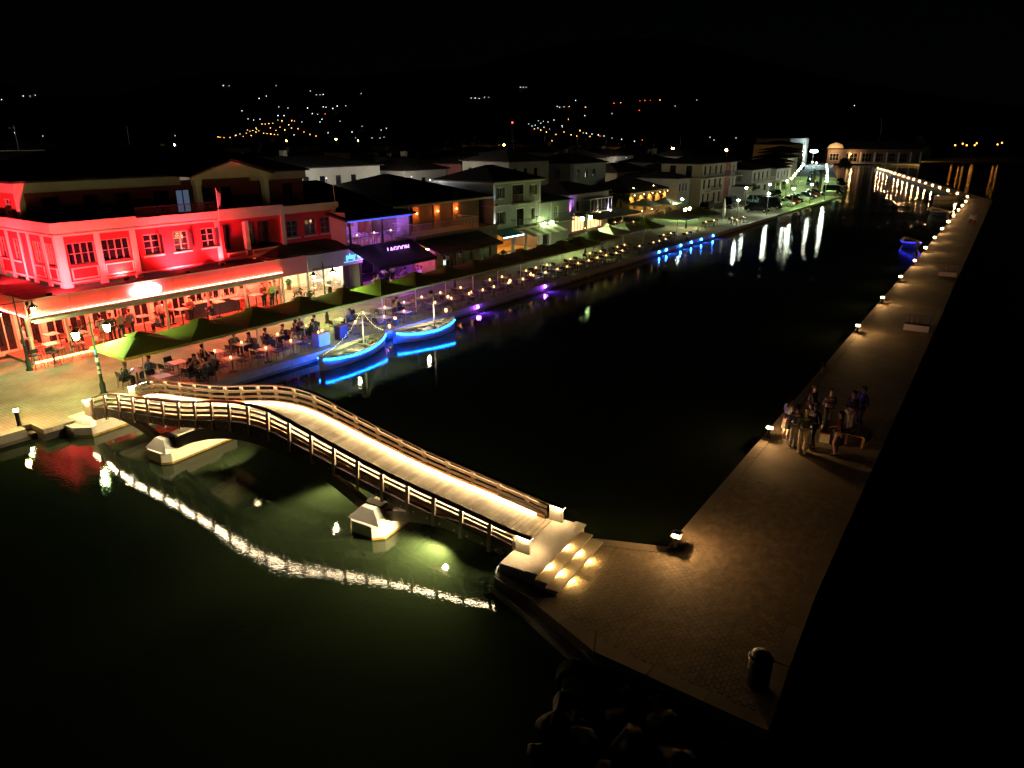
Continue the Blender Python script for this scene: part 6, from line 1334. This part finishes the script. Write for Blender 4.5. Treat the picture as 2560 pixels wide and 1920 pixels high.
heap(b1,1.55,0,.42,.28,"rope"); q = MB(); q.tube([(-3.2,.35,.62),(.2,-.55,.70)],.022,6); q.build("oar","boat_wood",b1); q = MB(); q.tube([(-2.1,.2,.55),(-2.1,.2,.82)],.02,5); q.build("tiller_post","boat_wood",b1)
b2 = boat("sail_boat","small pale boat with bare mast and slanting stay, farther from the bridge",W(32.7,-1.55,WATER+.12),QA-R(13),4.7,1.75,mast_h=3.3,mast_x=.66)
heap(b2,1.5,0,.44,.22,"rope",5)
for bt_, ln in ((b1,5.7),(b2,4.7)):
    for sx in (-1,1):
        q = MB(); x0 = sx*ln*.46; q.tube([(x0,.1,.75),(x0+sx*.15,.7,.55),(x0+sx*.25,1.45,.42)],.014,5); q.build("mooring_rope","rope",bt_)
    for x0 in (-.9,.7): q = MB(); q.lathe([(.02,.08),(.07,.12),(.075,.36),(.02,.42)],(x0,.90,0),8); q.build("fender","hull_white",bt_,True)
lamp('POINT',"deck_light",b1,(.2,-.1,1.35),170,(.85,1,.55),.1); lamp('POINT',"deck_light",b2,(.2,-.1,1.4),150,(1,.9,.7),.1)
b3 = boat("rowing_boat","dark boat with a deep blue light strip moored at the jetty",(E0+ED*77-EN*1.9).to_3d()+Vector((0,0,WATER+.12)),ja+R(200),5.2,1.8,"hull_dark","led_blue_dark","hull_dark")
heap(b3,-1.4,0,.5,.25,"rope",4)
b4 = boat("rowing_boat","round bellied pale boat moored off the far jetty bend",G(2348,535,WATER+.1),R(80),6.5,2.6,"hull_dark",strip=False)
b5 = boat("rowing_boat","white boat lying under the far leg of bollard lamps",G(2372,497,WATER+.1),R(15),7.5,2.5,"boat_inner",strip=False)
for i,(px,py,a) in enumerate(((1985,538,60),(2015,528,62),(2090,505,58),(1960,545,50),(2240,436,10))):
    boat("rowing_boat","small dinghy, %s of those moored below the car park quay" % nth(i+1) if i < 4 else "small dinghy beneath the far bollard lamps",G(px,py+6,WATER+.08),R(a),4.2,1.5,"hull_white" if i%2 else "hull_blue",strip=False)
# lights fixed to the quay wall, shining into the water
for i,(u,mt,c,e_) in enumerate(((40.0,"uv_glow",(.14,.015,1),2200),(49.1,"uv_glow",(.14,.015,1),2200),(71.9,"blue_glow",(.01,.05,1),6500),(73.8,"blue_glow",(.01,.05,1),6500),(77.8,"blue_glow",(.01,.05,1),6500),(81.0,"blue_glow",(.01,.05,1),6500),(84.2,"blue_glow",(.01,.05,1),6500),(88.2,"blue_glow",(.01,.05,1),3500))):
    e = quay_thing("quay_light","%s lamp on the quay wall, %s from the bridge" % ("violet" if i < 2 else "deep blue",nth(i+1)),"lamp",u,-.06,-.12,0,"coloured lamps on the quay wall")
    q = MB(); q.box(-.10,-.06,-.07,.10,.02,.07); q.build("housing","black_metal",e); q = MB(); q.ball((0,-.085,.0),.095,8,5); q.build("lens",mt,e); lamp('SPOT',"quay_light_glow",e,(0,-.30,-.02),e_,c,.05,(0,-1.1,-.5),115,.7)
# ladder strips on the wall
for i,u in enumerate((36.9,56.6)):
    e = quay_thing("ladder","thin metal ladder on the quay wall, %s from the bridge" % nth(i+1),"ladder",u,-.08,-1.0,0,"quay ladders")
    for x_ in (-.2,.2): q = MB(); q.tube([(x_,0,0),(x_,0,1.4)],.018,5); q.build("rail","steel",e)
    for k in range(4): q = MB(); q.tube([(-.2,0,.2+k*.28),(.2,0,.2+k*.28)],.014,5); q.build("rung","steel",e)

# ================================================================ cars
def car_proto(kind="hatch"):
    e = thing("parked_car","x","car",(0,0,0)); L_ = 4.1
    prof = [(-2.05,.35),(-2.0,.62),(-1.75,.80),(-1.0,.90),(1.55,.95),(1.98,.85),(2.05,.5),(2.0,.28),(-1.95,.25)]
    cab = [(-1.05,.90),(-.35,1.42),(.95,1.46),(1.62,.95)] if kind == "hatch" else ([(-1.0,.90),(-.3,1.40),(.6,1.40),(1.2,.95)] if kind == "sedan" else [(-1.5,.92),(-1.1,1.85),(1.85,1.9),(1.98,.95)])
    q = MB(); n_ = len(prof)
    for (y0,s0),(y1,s1) in zip(((-.82,.93),(-.74,1),(.74,1),(.82,.93)),((-.74,1),(.74,1),(.82,.93),(.82,.93))):
        if y0 == y1: continue
        a = [(x*s0,y0,.55+(z-.55)*s0) for x,z in prof]; b = [(x*s1,y1,.55+(z-.55)*s1) for x,z in prof]
        q.add(a+b,[(i,(i+1)%n_,n_+(i+1)%n_,n_+i) for i in range(n_)])
    q.add([(x*.93,-.82,.55+(z-.55)*.93) for x,z in prof],[tuple(range(n_))]); q.add([(x*.93,.82,.55+(z-.55)*.93) for x,z in prof],[tuple(range(n_-1,-1,-1))])
    q.build("body","car_black",e)
    m = len(cab); q = MB(); q.add([(x,-.76,z) for x,z in cab[:1]]+[(x,-.60,z) for x,z in cab[1:3]]+[(cab[3][0],-.76,cab[3][1])]+[(cab[0][0],.76,cab[0][1])]+[(x,.60,z) for x,z in cab[1:3]]+[(cab[3][0],.76,cab[3][1])],[(0,1,2,3),(7,6,5,4),(0,4,5,1),(2,6,7,3),(1,5,6,2)]); q.build("windows","glass",e)
    q = MB(); q.hexa([(cab[1][0]-.03,-.62,cab[1][1]-.01),(cab[2][0]+.03,-.62,cab[2][1]-.01),(cab[2][0]+.03,.62,cab[2][1]-.01),(cab[1][0]-.03,.62,cab[1][1]-.01),(cab[1][0]+.1,-.52,cab[1][1]+.05),(cab[2][0]-.1,-.52,cab[2][1]+.05),(cab[2][0]-.1,.52,cab[2][1]+.05),(cab[1][0]+.1,.52,cab[1][1]+.05)]); q.build("roof","car_black",e)
    for s in (-1,1):
        for (i0,i1) in ((0,1),(2,3)):
            q = MB(); q.tube([(cab[i0][0],s*(.765 if i0 in (0,3) else .605),cab[i0][1]),(cab[i1][0],s*(.765 if i1 in (0,3) else .605),cab[i1][1])],.035,5); q.build("pillar","car_black",e)
        q = MB(); mx = (cab[1][0]+cab[2][0])/2; q.tube([(mx,s*.765,.93),(mx,s*.61,1.43)],.03,5); q.build("pillar","car_black",e)
        q = MB(); q.box(-1.12,s*.80-.09,.92,-.98,s*.80+.09,1.04); q.build("mirror","car_black",e)
        for x_ in (-1.3,1.28):
            q = MB(); q.tube([(x_,s*.66,.31),(x_,s*.83,.31)],.31,14); wh_ = q.build("wheel","tyre",e); q = MB(); q.tube([(x_,s*.82,.31),(x_,s*.845,.31)],.19,10); q.build("rim","steel",wh_)
        q = MB(); q.box(-2.0,s*.6-.16,.60,-1.9,s*.6+.16,.72); q.build("headlight","frame_white",e); q = MB(); q.box(1.90,s*.64-.12,.66,1.97,s*.64+.12,.84); q.build("tail_light","car_red",e)
    q = MB(); q.box(-2.06,-.25,.42,-2.02,.25,.53); q.build("number_plate","frame_white",e)
    return e
protos = {k:car_proto(k) for k in ("hatch","sedan","van")}; pu = set()
def car(u, v, rz, kind, col, label):
    e = protos[kind] if kind not in pu else copy_tree(protos[kind]); pu.add(kind)
    e.location = W(u,v); e.rotation_euler = (0,0,QA+rz); tag(e,label,"car","cars parked near the quay")
    for c in (KIDS.get(protos[kind].name) or list(protos[kind].children)) if e is protos[kind] else e.children:
        if c.name.split('.')[0] in ("body","roof","pillar","mirror"): c.material_slots[0].link = 'OBJECT'; c.material_slots[0].material = M[col]
for k in protos: KIDS[protos[k].name] = list(protos[k].children)
for a in ((112,9.8,.1,"van","car_black","dark van parked right of the lime lit terrace"),(124,10.2,.1,"van","car_black","large black van parked below the cream house"),(135.9,9.9,.2,"hatch","car_teal","teal hatchback with pale windows before the white house"),(141.5,10.3,.2,"sedan","car_black","black car behind the teal hatchback"),(148.5,10.0,.3,"hatch","car_black","dark car under the bright lamp before the white house"),(153.5,10.4,.3,"hatch","car_black","dark car right of the bright lamp before the arcade"),
   (120,4.0,1.5,"hatch","car_black","black car nearest the quay tables"),(127.0,4.0,1.6,"van","car_black","dark van with pale roof at the quay edge"),(132.5,3.6,1.6,"sedan","car_silver","silver grey car at the quay edge left of the red one"),(136.8,3.7,1.6,"hatch","car_red","red car parked at the quay edge"),(140.6,3.9,1.6,"sedan","car_black","black car between the red and the white ones"),(145.2,4.2,1.6,"hatch","car_white","white hatchback parked at the quay edge"),(151.0,4.2,1.7,"sedan","car_blue","blue car right of the white hatchback"),(155.5,4.4,1.7,"hatch","car_red","dark red car at the quay's end"),(159.5,4.6,1.7,"sedan","car_black","black car last before the palm trunks"),
   (167,2.6,1.9,"van","car_black","large dark van at the basin corner"),(186,10.5,.3,"hatch","car_black","dark car, first on the avenue's left side"),(198,14.5,.3,"sedan","car_teal","dark green car, second on the avenue's left side"),(211,17.5,.3,"hatch","car_black","dark car, third on the avenue's left side"),(228,21,.3,"sedan","car_silver","grey car, fourth on the avenue's left side"),(190,5.4,.3,"hatch","car_black","dark car, first on the avenue's right side"),(206,9.0,.3,"sedan","car_black","dark car, second on the avenue's right side")):
    car(*a)
e = quay_thing("road_sign","round dark road sign on a pole by the parked cars","sign",154,8.0); q = MB(); q.tube([(0,0,0),(0,0,2.2)],.035,6); q.build("pole","grey_metal",e); q = MB(); q.tube([(0,-.03,2.3),(0,.0,2.3)],.32,14); q.build("disc","car_black",e)
e = quay_thing("utility_box","pale concrete block at the quay's far corner","box",162.5,2.0); q = MB(); q.box(-1.2,-.8,0,1.2,.8,.9); q.build("body","concrete",e); q = MB(); q.box(-1.25,-.85,.9,1.25,.85,1.0); q.build("lid","concrete_white",e)
for u,v,lab,c in ((181,9.5,"dark walker on the avenue's near end, left of two","cloth_black"),(182,8.9,"dark walker on the avenue's near end, right of two","cloth_black"),(68.6,5.0,"person in jeans walking behind the dark parasols","cloth_blue")):
    qperson(u,v,1.2,"walk",lab,c,c,"hair_dark",group="walkers on the promenade")
# tents / covered stall
e = quay_thing("covered_stall","pale tent roof over a stall among the parked cars","stall",131.5,7.6)
for x_ in (-2,2):
    for y_ in (-1.5,1.5): q = MB(); q.tube([(x_,y_,0),(x_,y_,2.0)],.04,5); q.build("post","pole_white",e)
q = MB(); q.add([(-2.2,-1.7,2.0),(2.2,-1.7,2.0),(2.2,1.7,2.0),(-2.2,1.7,2.0),(-1.0,0,2.9),(1.0,0,2.9)],[(0,1,5,4),(1,2,5),(2,3,4,5),(3,0,4),(3,2,1,0)]); q.build("roof","canopy_pale",e)

# ================================================================ trees and plants
def leaves(q, c, r, n, size, rnd, squash=1.0):
    for _ in range(n):
        d_ = Vector((rnd.gauss(0,1),rnd.gauss(0,1),rnd.gauss(0,1))); d_ = d_.normalized()*(r*rnd.random()**.45); p = Vector(c)+Vector((d_.x,d_.y,d_.z*squash))
        a = Vector((rnd.gauss(0,1),rnd.gauss(0,1),rnd.gauss(0,1))).normalized(); b = a.cross(Vector((rnd.gauss(0,1),rnd.gauss(0,1),rnd.gauss(0,1)))).normalized(); s = size*rnd.uniform(.6,1.3)
        q.add([p-a*s, p+b*s*.45, p+a*s, p-b*s*.45],[(0,1,2,3)])
def tree(name, label, loc, h, r, mt="leaf", seed=1, n=900, size=.22, cat="tree", group=None, trunk=.14):
    rnd = random.Random(seed); e = thing(name, label, cat, loc, 0, group)
    q = MB(); q.tube([(0,0,0),(.05*h*.3,0,h*.3),(0,.03*h,h*.55),(0,0,h*.8)],[trunk,trunk*.8,trunk*.55,trunk*.2],7)
    cl = []
    for k in range(7):
        a = k*2.4; z = h*(.5+.07*k); rr = r*(.75-.06*k); c = (rr*math.cos(a)*.7, rr*math.sin(a)*.7, z); cl.append(c); q.tube([(0,0,h*(.35+.05*k)),(c[0]*.6,c[1]*.6,z-.1*h*.5),c],[trunk*.4,trunk*.25,trunk*.1],5)
    q.build("trunk","bark",e); q = MB()
    for c in cl: leaves(q, c, r*.55, n//8, size, rnd, .8)
    leaves(q,(0,0,h*.92),r*.5,n//8,size,rnd); tag(q.build("crown",mt,e),kind="stuff"); return e
def palm(label, loc, h, seed=1, mt="leaf_dark", nf=20, L_=2.1, tr=.17):
    rnd = random.Random(seed); e = thing("palm_tree", label, "palm tree", loc, 0, "palms on the waterfront")
    q = MB(); q.tube([(0,0,0),(.05,.02,h*.5),(0,.05,h)],[tr*1.2,tr,tr*.9],8); q.build("trunk","bark",e)
    for k in range(nf):
        a = 2*math.pi*k/nf*1.0+rnd.uniform(-.2,.2); el = rnd.uniform(-.2,1.1); q = MB(); pts = []
        for j in range(7):
            t = j/6; rr = L_*t*math.cos(el)*(1-.1*t); z = h+L_*t*math.sin(el)-1.1*L_*.5*t*t; pts.append(Vector((rr*math.cos(a),rr*math.sin(a),z)))
        sd = Vector((-math.sin(a),math.cos(a),0))
        for j in range(6):
            w0 = .30*math.sin(math.pi*min(1,.12+j/6.5)); w1 = .30*math.sin(math.pi*min(1,.12+(j+1)/6.5))
            for s in (-1,1): q.add([pts[j],pts[j].lerp(pts[j+1],.55),pts[j].lerp(pts[j+1],.8)+sd*s*w1+Vector((0,0,-.10)),pts[j].lerp(pts[j+1],.2)+sd*s*w0+Vector((0,0,-.10))],[(0,1,2,3)])
        q.build("frond",mt,e)
    return e
palm("dark palm in front of the ochre house's left end",W(97.5,17.5),3.2,3); palm("dark palm between the lilac and ochre houses",W(93.5,16.5),3.6,4)
palm("stout palm trunk, left of the pair by the quay bend",W(163.5,6.0),4.6,5,"leaf",14,1.5,.3); palm("stout palm trunk, right of the pair by the quay bend",W(166.5,5.2),4.6,6,"leaf",14,1.5,.3)
tree("street_tree","yellow green bush beside the white house's lamp",W(146.5,13.0),2.6,1.1,"leaf",8,500,.16)
tree("street_tree","tall leafy tree lit yellow green at the basin's right head",G(2290,408),11.5,3.0,"leaf",11,1600,.4,trunk=.25); tree("street_tree","small orange lit tree beside the tall leafy one",G(2312,410),7.5,2.2,"leaf",12,900,.35)
for i,(px,py,h_,r_) in enumerate(((1310,345,9,5),(1980,440,6,3),(1400,372,8,4),(60,352,9,6),(2110,425,4,2.5),(1565,378,7,4))):
    p = G(px,py+50 if i in (0,2,3,5) else py+6); tree("street_tree","dark tree crown, %s among the unlit roofs and far shore" % nth(i+1),p,h_,r_,"leaf_dark",30+i,700,.45,group="dark trees in the town")
def pot_plant(label, u, v, h_, r_, seed, z=0.0, mt="leaf"):
    rnd = random.Random(seed); e = quay_thing("potted_plant",label,"plant",u,v,z,0,"potted plants"); q = MB(); q.lathe([(.14,0),(.2,.35),(.22,.36),(.19,.34)],n=10); q.build("pot","terracotta",e); q = MB(); leaves(q,(0,0,.36+h_*.5),r_,160,.10,rnd,h_/2/r_); tag(q.build("foliage",mt,e),kind="stuff")
pot_plant("dark bushy plant at the corner between bar and snack bar",32.4,10.2,1.0,.4,3,0,"leaf_dark"); pot_plant("dark plant right of the first, before the snack bar",33.2,10.0,.7,.38,4,0,"leaf_dark"); pot_plant("yellow green plant on the snack bar counter",33.2,12.2,.5,.25,5,.8); pot_plant("small slim plant in the snack bar front, left",35.5,10.4,.5,.14,6,0,"leaf_dark"); pot_plant("small slim plant in the snack bar front, right",37.0,10.4,.6,.16,7,0,"leaf_dark"); pot_plant("yellow lit plant at the grey house shop's left",57.9,10.3,.6,.35,8); pot_plant("yellow green hedge plant on the ochre terrace, left",105.5,15.0,.9,.7,9); pot_plant("yellow green hedge plant on the ochre terrace, right",108.5,14.6,.9,.8,10)
e = quay_thing("counter_rail","thin horizontal rails before the snack bar's left window","rail",33.4,10.75)
for k in range(4): q = MB(); q.tube([(-.9,0,.95+k*.13),(.9,0,.95+k*.13)],.012,5); q.build("rail","black_metal",e)
for x_ in (-.9,.9): q = MB(); q.tube([(x_,0,0),(x_,0,1.4)],.02,5); q.build("post","black_metal",e)
